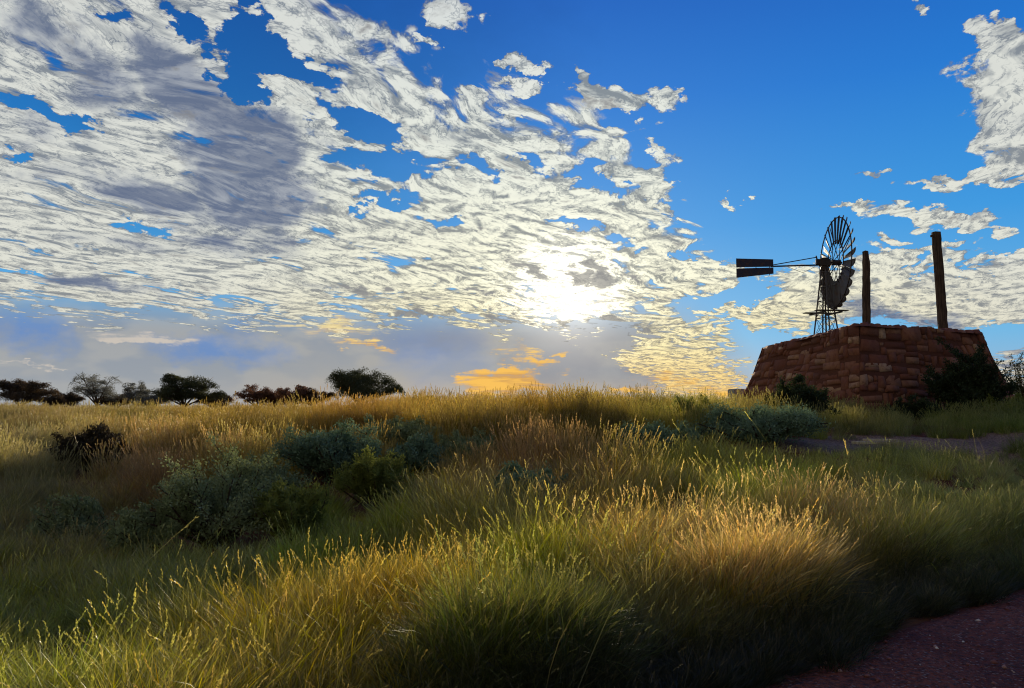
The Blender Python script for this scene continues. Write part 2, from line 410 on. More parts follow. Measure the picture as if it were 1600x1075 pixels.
def ground(x, y):
    x = np.asarray(x, dtype=float); y = np.asarray(y, dtype=float)
    s = verge(x, y)
    z = 1.10 * sstep(6.0, 17.0, y) * sstep(0.2, 3.0, s)
    z = z + 0.22 * sstep(0.35, 1.15, s) * sstep(-3.0, 0.6, x) * sstep(13.0, 8.0, y)
    z = z - 0.30 * np.exp(-((x + 9) / 5.0) ** 2 - ((y - 18) / 9.0) ** 2) + 0.10 * np.exp(-((x - 1.0) / 5.5) ** 2 - ((y - 19) / 5.0) ** 2)
    z = z - 0.18 * np.exp(-((x + 4.6) / 2.2) ** 2 - ((y - 9.8) / 1.5) ** 2)
    z = z - 0.24 * sstep(-1.5, -9.0, x) * sstep(10, 16, y)
    z = z - 0.55 * sstep(24, 70, y) - 1.3 * sstep(150, 900, np.hypot(x, y))
    z = z + (0.05 * np.sin(x * 0.9 + 1.3) * np.cos(y * 0.7) + 0.03 * np.sin(x * 2.1 + y * 1.7)) * sstep(0.3, 2.0, s) * sstep(400, 60, y)
    return z
def gz(x, y): return float(ground(x, y))

def project(x, y, z):
    """frame position (1600 x 1075) of world points"""
    c, s = math.cos(PITCH), math.sin(PITCH)
    dz = z - CAM.z
    fy = y * c + dz * s; uz = -y * s + dz * c
    return 800 + FPX * x / fy, 537.5 - FPX * uz / fy

def build_ground():
    a = np.linspace(-1, 1, 301); xs = 14 * np.sinh(a * 6.3) / np.sinh(1.0 * 1.0) * 0.25
    xs = np.sign(a) * (22 * np.abs(a) + 5000 * np.abs(a) ** 9)
    b = np.linspace(-1, 1, 321); ys = 10 + np.sign(b) * (30 * np.abs(b) + 6000 * np.abs(b) ** 9)
    X, Y = np.meshgrid(xs, ys); Z = ground(X, Y)
    v = np.stack([X.ravel(), Y.ravel(), Z.ravel()], 1)
    nx, ny = len(xs), len(ys)
    i = (np.arange(ny - 1)[:, None] * nx + np.arange(nx - 1)[None, :]).ravel()
    f = np.stack([i, i + 1, i + nx + 1, i + nx], 1)
    def sh(t):
        p = t.node('ShaderNodeTexCoord').outputs['Object']
        n1 = t.noise(p, 0.9, 4, 0.6); n2 = t.noise(p, 14.0, 4, 0.65)
        c = t.mix(t.smooth(n1, 0.38, 0.62), lin(92, 48, 34), lin(118, 82, 56))
        c = t.mix(t.smooth(n2, 0.45, 0.7, 0, 0.6), c, lin(70, 42, 30))
        far = t.smooth(t.vm('LENGTH', p), 30.0, 120.0)
        c = t.mix(far, c, lin(120, 104, 58))
        return principled(t, c, 0.95, spec=0.1, bump=n2, strength=0.7, dist=0.03)
    o = link("ground", mesh_np("ground", v, f, smooth=True), material("red_soil", sh))
    tag(o, "red sandy soil under the grass", "ground", kind="structure")

def road_mat(grey=False):
    def sh(t):
        p = t.node('ShaderNodeTexCoord').outputs['Object']
        n1 = t.noise(p, 0.8, 4, 0.6); n2 = t.noise(p, 26.0, 5, 0.7); vo = t.voronoi(p, 42.0)
        if grey: a, b = lin(136, 106, 84), lin(166, 134, 106)
        else: a, b = lin(116, 52, 34), lin(146, 76, 50)
        c = t.mix(t.smooth(n1, 0.35, 0.65), a, b)
        c = t.mix(t.smooth(n2, 0.42, 0.62, 0, 0.8), c, lin(66, 34, 28))
        peb = t.sep(vo.outputs['Color'])[0]
        c = t.mix(t.mul(t.smooth(peb, 0.72, 0.80), t.smooth(vo.outputs['Distance'], 0.5, 0.3)), c, lin(150, 116, 106))
        h = t.add(t.mul(n2, 0.8), t.mul(t.smooth(vo.outputs['Distance'], 0.6, 0.1), 0.5))
        return principled(t, c, 0.85, spec=0.25, bump=h, strength=1.0, dist=0.05)
    return material("gravel_surface_grey" if grey else "gravel_surface", sh)

def build_road():
    ss = np.concatenate([np.arange(-60, -6, 1.5), np.arange(-6, 14, 0.2), np.arange(14, 90, 1.5)])
    ws = np.concatenate([np.linspace(-0.25, 1.5, 9), np.linspace(1.8, 6.5, 12)])
    S, W = np.meshgrid(ss, ws)
    P = EDGE0 + S[..., None] * EDGE_D + W[..., None] * EDGE_N
    X, Y = P[..., 0], P[..., 1]
    rut = -0.035 * np.exp(-((W - 0.9) / 0.22) ** 2) - 0.03 * np.exp(-((W - 2.6) / 0.3) ** 2) + 0.012 * np.sin(S * 4.1 + 2 * np.sin(W * 3)) * np.sin(W * 7 + S)
    Z = ground(X, Y) + 0.045 + rut + 0.008 * np.sin(X * 5) * np.sin(Y * 6.3)
    Z[0] = ground(X[0], Y[0]) - 0.02
    nx = len(ss); ny = len(ws)
    i = (np.arange(ny - 1)[:, None] * nx + np.arange(nx - 1)[None, :]).ravel()
    f = np.stack([i + nx, i + nx + 1, i + 1, i], 1)
    o = link("road", mesh_np("road", np.stack([X.ravel(), Y.ravel(), Z.ravel()], 1), f, smooth=True), road_mat())
    tag(o, "red-brown gravel road with loose pebbles beside the grass verge", "road", kind="structure")
    # loose pebbles
    n = 2600
    s = rng.uniform(-2, 6, n); w_ = rng.uniform(-0.1, 3.2, n) ** 1.0
    p = EDGE0 + s[:, None] * EDGE_D + w_[:, None] * EDGE_N
    r = 0.004 + 0.022 * rng.random(n) ** 5
    z = ground(p[:, 0], p[:, 1]) + 0.048
    base = np.array([(1, 0, 0), (-1, 0, 0), (0, 1, 0), (0, -1, 0), (0, 0, 1), (0, 0, -1)], float)
    tri = np.array([(0, 2, 4), (2, 1, 4), (1, 3, 4), (3, 0, 4), (2, 0, 5), (1, 2, 5), (3, 1, 5), (0, 3, 5)])
    V = base[None] * (r[:, None, None] * rng.uniform(0.6, 1.3, (n, 6, 1))) * np.array([1, 1, 0.7])
    an = rng.uniform(0, 6.28, n); ca, sa = np.cos(an)[:, None], np.sin(an)[:, None]
    V = np.stack([V[..., 0] * ca - V[..., 1] * sa, V[..., 0] * sa + V[..., 1] * ca, V[..., 2]], 2)
    V += np.stack([p[:, 0], p[:, 1], z], 1)[:, None, :]
    F = (tri[None] + (np.arange(n) * 6)[:, None, None]).reshape(-1, 3)
    tone = np.repeat(rng.random(n), 6)
    def sh(t):
        a = t.node('ShaderNodeAttribute', attribute_name='tone').outputs['Fac']
        return principled(t, t.ramp(a, [(0, lin(96, 46, 36)), (0.7, lin(130, 80, 66)), (0.9, lin(180, 152, 134)), (1, lin(215, 205, 192))]), 0.7, spec=0.4)
    o = link("gravel", mesh_np("gravel", V.reshape(-1, 3), F, {'tone': ('FLOAT', tone)}, smooth=True), material("pebble", sh))
    tag(o, "loose pale and reddish pebbles scattered on the dirt road", "gravel", kind="stuff")
    # the bare track higher up, before the stone platform
    gx, gy = np.meshgrid(np.linspace(3.6, 22.0, 64), np.linspace(-1.1, 1.3, 18))
    cy = 13.6 + 0.10 * (gx - 8)
    wid = sstep(3.8, 5.6, gx) * (1 + 0.15 * np.sin(gx * 2.3))
    Y = cy + gy * (0.25 + 0.75 * wid)
    Z = ground(gx, Y) + 0.012
    Z[0] -= 0.05; Z[-1] -= 0.05; Z[:, 0] -= 0.05
    ny, nx = gx.shape
    i = (np.arange(ny - 1)[:, None] * nx + np.arange(nx - 1)[None, :]).ravel()
    o = link("path", mesh_np("path", np.stack([gx.ravel(), Y.ravel(), Z.ravel()], 1), np.stack([i, i + 1, i + nx + 1, i + nx], 1), smooth=True), road_mat(True))
    tag(o, "bare grey gravel track passing in front of the stone platform", "track", kind="structure")
# ------------------------------------------------------------------ stone platform, posts, windmill
def build_platform():
    zb = 0.95
    # outline of the top: near, right, back, left corners
    T = [np.array(p, float) for p in ((8.87, 20.0), (12.80, 21.35), (11.45, 26.05), (7.86, 24.6))]
    zt = [3.60, 3.52, 3.42, 3.33]
    cen = sum(T) / 4
    # outward offset of the foot from the battered sides
    def offset(P, d):
        out = []
        n = len(P)
        for i in range(n):
            a, b, c = P[i - 1], P[i], P[(i + 1) % n]
            e1 = (b - a) / np.linalg.norm(b - a); e2 = (c - b) / np.linalg.norm(c - b)
            n1 = np.array([e1[1], -e1[0]]); n2 = np.array([e2[1], -e2[0]])
            k = (n1 + n2); k /= (1 + n1.dot(n2))
            out.append(b + k * d)
        return out
    B = offset(T, 0.72); B[3] = B[3] + np.array([-0.22, 0.0])
    V, F, TONE, MI = [], [], [], []
    r = random.Random(5)
    def grid(pts, tone, mi, keep_smooth=True):
        ny, nx = pts.shape[:2]; base = len(V)
        V.extend(pts.reshape(-1, 3).tolist()); TONE.extend([tone] * (ny * nx))
        for j in range(ny - 1):
            for i in range(nx - 1):
                a = base + j * nx + i
                F.append((a, a + 1, a + nx + 1, a + nx)); MI.append(mi)
    for k in range(4):
        b0, b1, t0, t1 = B[k], B[(k + 1) % 4], T[k], T[(k + 1) % 4]
        z0, z1 = zt[k], zt[(k + 1) % 4]
        L = np.linalg.norm(b1 - b0); H = (z0 + z1) / 2 - zb
        e = (b1 - b0) / L; nrm2 = np.array([e[1], -e[0]])
        nrm = np.array([nrm2[0], nrm2[1], 0.28]); nrm /= np.linalg.norm(nrm)
        def P(u, v, d):
            bt = b0 + (b1 - b0) * u; tp = t0 + (t1 - t0) * u
            zz = z0 + (z1 - z0) * u
            bulge = 0.06 * math.sin(u * 9 + k) * math.sin(v * 5)
            cv = v + 0.22 * v * (1 - v)                      # the sides sweep in towards the top
            xy = bt + (tp - bt) * min(cv, 1.0)
            return np.array([xy[0], xy[1], zb + (zz - zb) * v]) + nrm * (d + bulge)
        # mortar core
        core = np.array([[P(i / 24, j / 12, -0.006 + r.uniform(-.008, .008)) for i in range(25)] for j in range(13)])
        grid(core, 0.5, 1)
        # courses of roughly squared stones
        v = -0.02
        course = 0
        while v < 0.985:
            h = r.uniform(0.17, 0.36) / H
            last = v + h > 0.93
            if last: h = 1.0 - v + r.uniform(-0.005, 0.01)
            u = 0.0
            ph = r.uniform(0, 6)
            while u < 0.999:
                w = r.choice((0.16, 0.22, 0.30, 0.42, 0.55, 0.7)) * r.uniform(0.8, 1.25) / L
                u1 = min(u + w, 1.0)
                if 1.0 - u1 < 0.14 / L: u1 = 1.0
                parts = [(v, v + h)]
                if h * H > 0.22 and r.random() < 0.4:
                    m = v + h * r.uniform(0.4, 0.6); parts = [(v, m), (m, v + h)]
                for va, vb in parts:
                    g = 0.008
                    jit = lambda s: r.uniform(-s, s)
                    ca = [(u + g / L + jit(0.03) / L, va + g / H + jit(0.022) / H), (u1 - g / L + jit(0.03) / L, va + g / H + jit(0.022) / H),
                          (u1 - g / L + jit(0.035) / L, vb - g / H + jit(0.022) / H), (u + g / L + jit(0.035) / L, vb - g / H + jit(0.022) / H)]
                    sag = 0.055 * math.sin(u * 11 + ph) / H
                    proud = r.uniform(0.004, 0.03) + (0.04 if r.random() < 0.08 else 0)
                    if last: proud += 0.02
                    tilt = (jit(0.025), jit(0.025))
                    ca = [(min(max(q_[0], 0.002), 0.998), q_[1]) for q_ in ca]
                    N = 5
                    pts = np.zeros((N, N, 3))
                    for j in range(N):
                        for i in range(N):
                            s_, t_ = i / (N - 1), j / (N - 1)
                            ss = (0, 0.045, 0.5, 0.955, 1)[i]; tt = (0, 0.06, 0.5, 0.94, 1)[j]
                            uu = (ca[0][0] * (1 - ss) + ca[1][0] * ss) * (1 - tt) + (ca[3][0] * (1 - ss) + ca[2][0] * ss) * tt
                            vv = (ca[0][1] * (1 - ss) + ca[1][1] * ss) * (1 - tt) + (ca[3][1] * (1 - ss) + ca[2][1] * ss) * tt + (0 if last and tt > .6 else sag)
                            edge_ = i in (0, N - 1) or j in (0, N - 1)
                            d = -0.022 if edge_ else proud + tilt[0] * (ss - 0.5) + tilt[1] * (tt - 0.5) + jit(0.014)
                            if not edge_ and (i in (1, 3) and j in (1, 3)): d -= r.uniform(0.0, 0.02)
                            pts[j, i] = P(uu, vv, d)
                    grid(pts, r.random(), 0)
                u = u1
            v += h; course += 1
    # the fill on top, uneven and slightly crowned
    N = 18
    top = np.zeros((N, N, 3))
    for j in range(N):
        for i in range(N):
            s_, t_ = i / (N - 1), j / (N - 1)
            xy = (T[0] * (1 - s_) + T[1] * s_) * (1 - t_) + (T[3] * (1 - s_) + T[2] * s_) * t_
            zz = (zt[0] * (1 - s_) + zt[1] * s_) * (1 - t_) + (zt[3] * (1 - s_) + zt[2] * s_) * t_
            inner = min(s_, 1 - s_, t_, 1 - t_)
            top[j, i] = (xy[0], xy[1], zz - 0.03 + 0.10 * min(inner * 5, 1) + r.uniform(-0.02, 0.02))
    grid(top, 0.4, 1)
    # loose cap stones along the rim
    for k in range(4):
        a, b = T[k], T[(k + 1) % 4]; L = np.linalg.norm(b - a); s_ = 0.0
        while s_ < 1:
            w = r.uniform(0.16, 0.4) / L; m = min(s_ + w / 2, 1)
            hgt = r.uniform(0.01, 0.075)
            c = a + (b - a) * m; inw = (cen - c); inw /= np.linalg.norm(inw)
            c = c + inw * 0.12
            zc = zt[k] + (zt[(k + 1) % 4] - zt[k]) * m
            e = (b - a) / L; q = np.array([-e[1], e[0]])
            pts = np.zeros((4, 4, 3))
            for j in range(4):
                for i in range(4):
                    du = (i / 3 - 0.5) * w * L * 0.95; dv = (j / 3 - 0.5) * 0.34
                    rim = i in (0, 3) or j in (0, 3)
                    p2 = c + e * du + q * dv
                    pts[j, i] = (p2[0], p2[1], zc - 0.06 if rim else zc + hgt + r.uniform(-.012, .012))
                    if rim: pts[j, i, 2] = zc - 0.05 + (hgt * 0.0)
                    elif True:
                        p2 = c + e * du * 1.25 + q * dv * 1.25; pts[j, i, 0] = p2[0]; pts[j, i, 1] = p2[1]
            grid(pts, r.random(), 0)
            s_ += w
    def stone(t):
        p = t.node('ShaderNodeTexCoord').outputs['Object']
        a = t.node('ShaderNodeAttribute', attribute_name='tone').outputs['Fac']
        n = t.noise(p, 9.0, 5, 0.65); n2 = t.noise(p, 45.0, 4, 0.7); n0 = t.noise(p, 1.1, 3, 0.5)
        c = t.ramp(a, [(0, lin(94, 58, 45)), (0.3, lin(114, 70, 52)), (0.6, lin(126, 82, 60)), (0.85, lin(138, 98, 73)), (0.96, lin(154, 120, 92)), (1, lin(182, 152, 122))])
        c = t.mix(t.smooth(n, 0.42, 0.68, 0, 0.55), c, lin(98, 52, 42))
        c = t.mix(t.smooth(n0, 0.5, 0.66, 0, 0.45), c, lin(92, 62, 48))
        return principled(t, c, 0.9, spec=0.2, bump=t.add(n, t.mul(n2, 0.4)), strength=0.7, dist=0.03)
    def mortar(t):
        p = t.node('ShaderNodeTexCoord').outputs['Object']
        n = t.noise(p, 20.0, 5, 0.7)
        return principled(t, t.mix(n, lin(72, 42, 34), lin(104, 66, 50)), 0.95, spec=0.1, bump=n, strength=0.8, dist=0.03)
    me = mesh_np("stone_platform", np.array(V), np.array(F), {'tone': ('FLOAT', np.array(TONE))}, mats=MI)
    # shift to a base origin
    org = np.array([cen[0], cen[1], zb])
    me.transform(Matrix.Translation(Vector((-org[0], -org[1], -org[2]))))
    o = link("stone_platform", me, [material("red_stone", stone), material("earth_mortar", mortar)], loc=Vector(org))
    tag(o, "large squat platform of red-brown squared stones with sloping sides under the timber posts", "stone platform")

def timber_mat(name, a, b):
    def sh(t):
        p = t.node('ShaderNodeTexCoord').outputs['Object']
        q = t.vm('MULTIPLY', p, (1, 1, 0.06))
        n = t.noise(q, 38.0, 5, 0.65); n2 = t.noise(p, 3.0, 3, 0.5)
        c = t.mix(t.smooth(n, 0.35, 0.65), a, b)
        c = t.mix(t.smooth(n2, 0.45, 0.7, 0, 0.5), c, lin(46, 36, 30))
        return principled(t, c, 0.9, spec=0.2, bump=n, strength=0.8, dist=0.02)
    return material(name, sh)

def build_posts():
    tm = timber_mat("weathered_timber", lin(58, 44, 36), lin(98, 80, 64))
    def post(base, top, w, seed, notch):
        r = random.Random(seed); base, top = Vector(base), Vector(top)
        root = empty("timber_post", base)
        d = top - base; n = 14
        mb = MB(); ring = 10
        for i in range(n + 1):
            s = i / n; c = d * s + Vector((r.uniform(-.008, .008), r.uniform(-.008, .008), 0))
            for k in range(ring):
                a = 2 * math.pi * k / ring + 0.3
                sq = 1.0 / max(abs(math.cos(a)), abs(math.sin(a))) ** 0.62       # squared section with worn arrises
                rr = w / 2 * sq * (1 + r.uniform(-.05, .05)) * (1.02 - 0.07 * s)
                if s > 0.86 and notch and math.cos(a) > 0.55: rr *= 0.62          # a rebate cut into the head
                mb.v.append(tuple(c + Vector((math.cos(a) * rr, math.sin(a) * rr, 0))))
        for i in range(n):
            for k in range(ring):
                a, b = i * ring + k, i * ring + (k + 1) % ring
                mb.f.append((a, b, b + ring, a + ring))
        # ragged, slightly domed top
        mb.v.append(tuple(d + Vector((-.02, 0, 0.03))))
        for k in range(ring): mb.f.append((n * ring + k, n * ring + (k + 1) % ring, len(mb.v) - 1))
        mb.f.append(tuple(reversed(range(ring))))
        sh = mb.build("shaft", tm, root)
        return root, d
    b1 = at(1353.5, 506, 20.65); t1 = at(1353.3, 393, 20.65)
    b1.z = 3.58
    p1, d1 = post(b1, t1, 0.195, 3, True)
    tag(p1, "shorter upright weathered timber post on the near corner of the stone platform", "post", group="timber posts on the stone platform")
    b2 = at(1474, 512, 21.75); t2 = at(1462.5, 363, 21.75)
    b2.z = 3.52
    p2, d2 = post(b2, t2, 0.245, 8, False)
    m = MB()                                               # the stub of a bolt near the head
    a = d2 * 0.965
    m.tube([a + Vector((-0.02, 0, 0)), a + Vector((-0.16, -0.02, -0.01))], 0.02, 8)
    m.box(a + Vector((-0.15, -0.02, -0.01)), (0.03, 0.06, 0.06))
    m.build("bolt", metal_mat("rusty_iron", lin(64, 46, 38)), p2)
    tag(p2, "taller leaning timber post with a bolt near its head on the stone platform", "post", group="timber posts on the stone platform")

METALS = {}
def metal_mat(name, c, rough=0.6, metal=0.6):
    if name in METALS: return METALS[name]
    def sh(t):
        p = t.node('ShaderNodeTexCoord').outputs['Object']
        n = t.noise(p, 7.0, 5, 0.65)
        cc = t.mix(t.smooth(n, 0.45, 0.7, 0, 0.6), c, lin(84, 60, 46))
        return principled(t, cc, rough, metal=metal, spec=0.4, bump=n, strength=0.15, dist=0.01)
    METALS[name] = material(name, sh)
    return METALS[name]

def build_windmill():
    D = 30.0
    gal = metal_mat("weathered_zinc", lin(84, 84, 86), 0.75, 0.15)
    dark = metal_mat("dark_iron", lin(58, 54, 52), 0.6, 0.4)
    vane_m = metal_mat("painted_vane", lin(40, 42, 66), 0.6, 0.1)
    axis_c = at(1291, 520, D); X0, Y0 = axis_c.x, axis_c.y
    base_z = gz(X0, Y0)
    root = empty("windmill", (X0, Y0, base_z))
    tag(root, "old steel lattice windmill with a bladed wheel and split tail vane behind the stone platform", "windmill")
    hubw = at(1308, 410.5, D)
    hz = hubw.z - base_z
    topz = hz - 0.22
    yaw = math.radians(40)
    def leg_xy(z):
        return 0.09 + (topz - z) * 0.112
    def corner(k, z):
        h = leg_xy(z); a = yaw + math.pi / 4 + k * math.pi / 2
        return Vector((math.cos(a) * h * 1.2, math.sin(a) * h * 1.2, z))
    for k in range(4):
        m = MB(); m.bar(corner(k, -0.2), corner(k, topz), 0.042); m.build("leg", gal, root)
    m = MB()
    zs = [0.0, 1.15, 2.15, 3.0, 3.75, 4.4, 4.95, topz - 0.15]
    for i, z in enumerate(zs):
        for k in range(4):
            a, b = corner(k, z), corner((k + 1) % 4, z)
            if i: m.bar(a, b, 0.024)
            if i < len(zs) - 1:
                c, d = corner(k, zs[i + 1]), corner((k + 1) % 4, zs[i + 1])
                m.bar(a, d, 0.013); m.bar(b, c, 0.013)
    m.build("bracing", gal, root)
    # service platform: planks on two bearers
    pz = at(1291, 488, D).z - base_z
    m = MB()
    h = leg_xy(pz)
    R = Matrix.Rotation(math.radians(6), 3, 'Z')
    for s in (-1, 1):
        for j in range(2): m.box(R @ Vector((0, s * (h + 0.12 + 0.13 * j), pz + 0.02)), (1.25, 0.12, 0.03), R)
    R2 = Matrix.Rotation(math.radians(96), 3, 'Z')
    for s in (-1, 1): m.box(R2 @ Vector((0, s * (h + 0.06), pz - 0.035)), (1.15, 0.07, 0.06), R2)
    m.build("platform", dark, root)
    m = MB(); m.tube([(0, 0, -0.1), (0, 0, topz + 0.02)], 0.032, 8); m.build("pump_rod", dark, root)
    # head
    ax_az = math.radians(93)
    a = Vector((math.sin(ax_az), math.cos(ax_az), 0.0))          # wheel axis, away from the tail
    hv = Vector((-a.y, a.x, 0)); hv = hv if hv.y > 0 else -hv
    up = Vector((0, 0, 1))
    H = Vector((0, 0, hz))
    off = 0.44
    Ra = Matrix((a, hv, up)).transposed()
    m = MB()
    m.tube([(0, 0, topz - 0.08), (0, 0, topz + 0.06)], [0.13, 0.15], 12)
    m.tube([(0, 0, topz + 0.06), (0, 0, hz - 0.1)], [0.09, 0.10], 12)
    m.box(H + a * 0.02, (0.40, 0.24, 0.26), Ra)
    m.box(H + a * 0.02 + up * 0.15, (0.30, 0.18, 0.08), Ra)
    m.box(H - a * 0.24 + up * 0.04, (0.14, 0.12, 0.20), Ra)
    m.tube([H + a * 0.1, H + a * (off + 0.05)], 0.045, 10)
    m.build("gearbox", dark, root, bevel=0.012)
    # wheel
    wc = H + a * off
    tilt = Matrix.Rotation(math.radians(2.5), 3, hv)
    aw = (tilt @ a).normalized(); uw = (tilt @ up).normalized()
    Rw_ = Matrix((hv, uw, aw)).transposed()                      # local Z = axis
    wheel = empty("wheel", wc); wheel.parent = root
    O = Vector((0, 0, 0))
    R_out, R_in, NB = 1.80, 0.72, 27
    m = MB()
    m.ring(O - aw * 0.03, Rw_, 1.72, 0.035, 0.035, 64); m.ring(O - aw * 0.02, Rw_, 0.86, 0.028, 0.028, 40)
    m.build("rim", dark, wheel)
    m = MB()
    for k in range(8):
        t_ = 2 * math.pi * (k + 0.5) / 8
        d = hv * math.cos(t_) + uw * math.sin(t_)
        m.bar(d * 0.08 + aw * 0.12, d * 1.62 - aw * 0.03, 0.022); m.bar(d * 0.08 - aw * 0.12, d * 0.86 - aw * 0.02, 0.02)
    m.build("spokes", dark, wheel)
    m = MB(); m.tube([O - aw * 0.16, O + aw * 0.18], [0.11, 0.10], 14); m.tube([O + aw * 0.18, O + aw * 0.24], [0.06, 0.03], 12)
    m.build("hub", dark, wheel, smooth=False)
    br = random.Random(11)
    for k in range(NB):
        t_ = 2 * math.pi * k / NB + 0.07
        d = hv * math.cos(t_) + uw * math.sin(t_)
        tg = uw * math.cos(t_) - hv * math.sin(t_)               # tangential
        beta = math.radians(-25 + br.uniform(-3, 3))
        if k == 20: beta = math.radians(-8)
        V, F = [], []
        nr, nc = 7, 6
        for i in range(nr):
            s = i / (nr - 1); rad = R_in + (R_out - R_in) * s
            ch = 0.17 + (0.385 - 0.17) * s
            tw = beta - math.radians(8) * (1 - s)
            for j in range(nc):
                q = j / (nc - 1) - 0.5
                cdir = tg * math.cos(tw) + aw * math.sin(tw); cn = aw * math.cos(tw) - tg * math.sin(tw)
                rr = rad + (0.035 * (1 - (2 * q) ** 2) if i == nr - 1 else 0) - (0.05 * (q + .5) if i == nr - 1 else 0)
                V.append(tuple(d * rr + cdir * (ch * q) + cn * (0.055 * ch / 0.4 * (1 - (2 * q) ** 2))))
        n0 = len(V)
        nrm = aw * 0.004
        for i in range(nr - 1):
            for j in range(nc - 1):
                p = i * nc + j; F.append((p, p + 1, p + nc + 1, p + nc))
        me = bpy.data.meshes.new("blade"); me.from_pydata(V, [], F)
        for p in me.polygons: p.use_smooth = True
        o = link("blade", me, gal, wheel)
        so = o.modifiers.new("thickness", 'SOLIDIFY'); so.thickness = 0.005
    # tail
    tail_in, tail_out = -(1291 - 1212) * D / FPX, -(1291 - 1154) * D / FPX
    m = MB()
    zt0 = at(1212, 415.5, D).z - base_z; zt1 = at(1278, 414, D).z - base_z
    m.tube([H * 1 + a * -0.18 + up * (zt1 - hz), a * (tail_in - 0.1) + up * zt0], 0.03, 8)
    zb1 = at(1278, 402, D).z - base_z
    m.tube([a * -0.30 + up * (zb1), a * (tail_in - 0.05) + up * (zt0 + 0.05)], 0.018, 8)
    m.tube([a * -0.30 + up * (zb1 + 0.06), a * -0.18 + up * (zt1 - 0.05)], 0.03, 8)
    m.tube([a * (tail_in * 0.72) + up * (zt0 - .02), a * (tail_in * 0.42) + up * (zt0 - 0.26)], 0.008, 6)
    m.tube([a * (tail_in * 0.42) + up * (zt0 - 0.26), a * (tail_in * 0.18) + up * (zt0 - 0.03)], 0.008, 6)
    m.tube([a * tail_in + up * zt0, a * tail_out + up * (zt0 - 0.01)], 0.013, 8)
    m.build("tail_boom", dark, root)
    zo = lambda px, py: at(px, py, D).z - base_z
    m = MB(); th = hv * 0.006
    for (po, qo, pi_, qi) in ((402.5, 415.6, 404.5, 414.9), (418.3, 433.0, 417.2, 427.0)):
        A = a * tail_out; B_ = a * tail_in
        pts = [A + up * zo(1154, qo), B_ + up * zo(1212, qi), B_ + up * zo(1212, pi_), A + up * zo(1154, po)]
        m.quad_box([p - th for p in pts] + [p + th for p in pts])
    for px in (1160, 1185, 1206):
        s = (1291 - px) * D / FPX
        m.bar(a * -s + up * zo(px, 404.5) + hv * 0.014, a * -s + up * zo(px, 429.5) + hv * 0.014, 0.02, 0.02)
    m.build("tail_vane", vane_m, root)

def build_small():
    def conc(t):
        p = t.node('ShaderNodeTexCoord').outputs['Object']; n = t.noise(p, 12, 5, 0.65)
        return principled(t, t.mix(n, lin(120, 120, 116), lin(168, 166, 160)), 0.9, bump=n, strength=0.4)
    p = at(1151, 614, 27.0)
    bm = bmesh.new(); bmesh.ops.create_cube(bm, size=1.0)
    zg = gz(p.x, 27.0); hh = at(1150, 608, 27).z - zg
    bmesh.ops.scale(bm, vec=(0.44, 0.5, hh + 0.1), verts=bm.verts)
    bmesh.ops.bevel(bm, geom=list(bm.edges), offset=0.03, segments=2, affect='EDGES')
    bmesh.ops.subdivide_edges(bm, edges=list(bm.edges), cuts=2, use_grid_fill=True)
    r = random.Random(2)
    for v in bm.verts: v.co += Vector((r.uniform(-1, 1), r.uniform(-1, 1), r.uniform(-1, 1))) * 0.006
    for v in bm.verts: v.co.z += (hh + 0.1) / 2
    me = bpy.data.meshes.new("concrete_block"); bm.to_mesh(me); bm.free()
    o = link("concrete_block", me, material("concrete", conc), loc=(p.x, 27.0, zg - 0.1)); o.rotation_euler = (0, 0, 0.25)
    tag(o, "small grey concrete block standing in grass beside the stone platform", "concrete block")
    # plank
    a, b = at(1334, 694, 13.1), at(1406, 694, 13.4)
    mb = MB(); L = (b - a).length
    n = 10
    for i in range(n):
        x0, x1 = -L / 2 + L * i / n, -L / 2 + L * (i + 1) / n
    mb.box((0, 0, 0.03), (L, 0.12, 0.045))
    mb.box((L * 0.12, 0.05, 0.075), (L * 0.72, 0.09, 0.035), Matrix.Rotation(0.05, 3, 'Z'))
    mid = (a + b) / 2
    tm = timber_mat("pale_timber", lin(178, 158, 128), lin(208, 190, 160))
    o = mb.build("plank", tm, bevel=0.008); o.location = (mid.x, mid.y, gz(mid.x, mid.y) + 0.12)
    o.rotation_euler = (0, 0.02, math.atan2(b.y - a.y, b.x - a.x))
    tag(o, "pale weathered timber plank lying across the bare gravel track", "plank")
# ------------------------------------------------------------------ vegetation
def unit(v): return v / np.maximum(np.linalg.norm(v, axis=-1, keepdims=True), 1e-9)

def leaf_quads(c, d, nrm, ln, wd):
    """diamond leaves: c base points, d axis, nrm normal; returns verts (4N,3) and faces"""
    s = unit(np.cross(d, nrm))
    ln = ln[:, None]; wd = wd[:, None]
    n = unit(np.cross(s, d))
    v = np.stack([c, c + d * ln * 0.45 + s * wd * 0.5 + n * ln * 0.06, c + d * ln, c + d * ln * 0.45 - s * wd * 0.5 + n * ln * 0.06], 1)
    f = np.arange(len(c) * 4).reshape(-1, 4)
    return v.reshape(-1, 3), f

def rand_dirs(n, r):
    v = r.normal(size=(n, 3)); return unit(v)

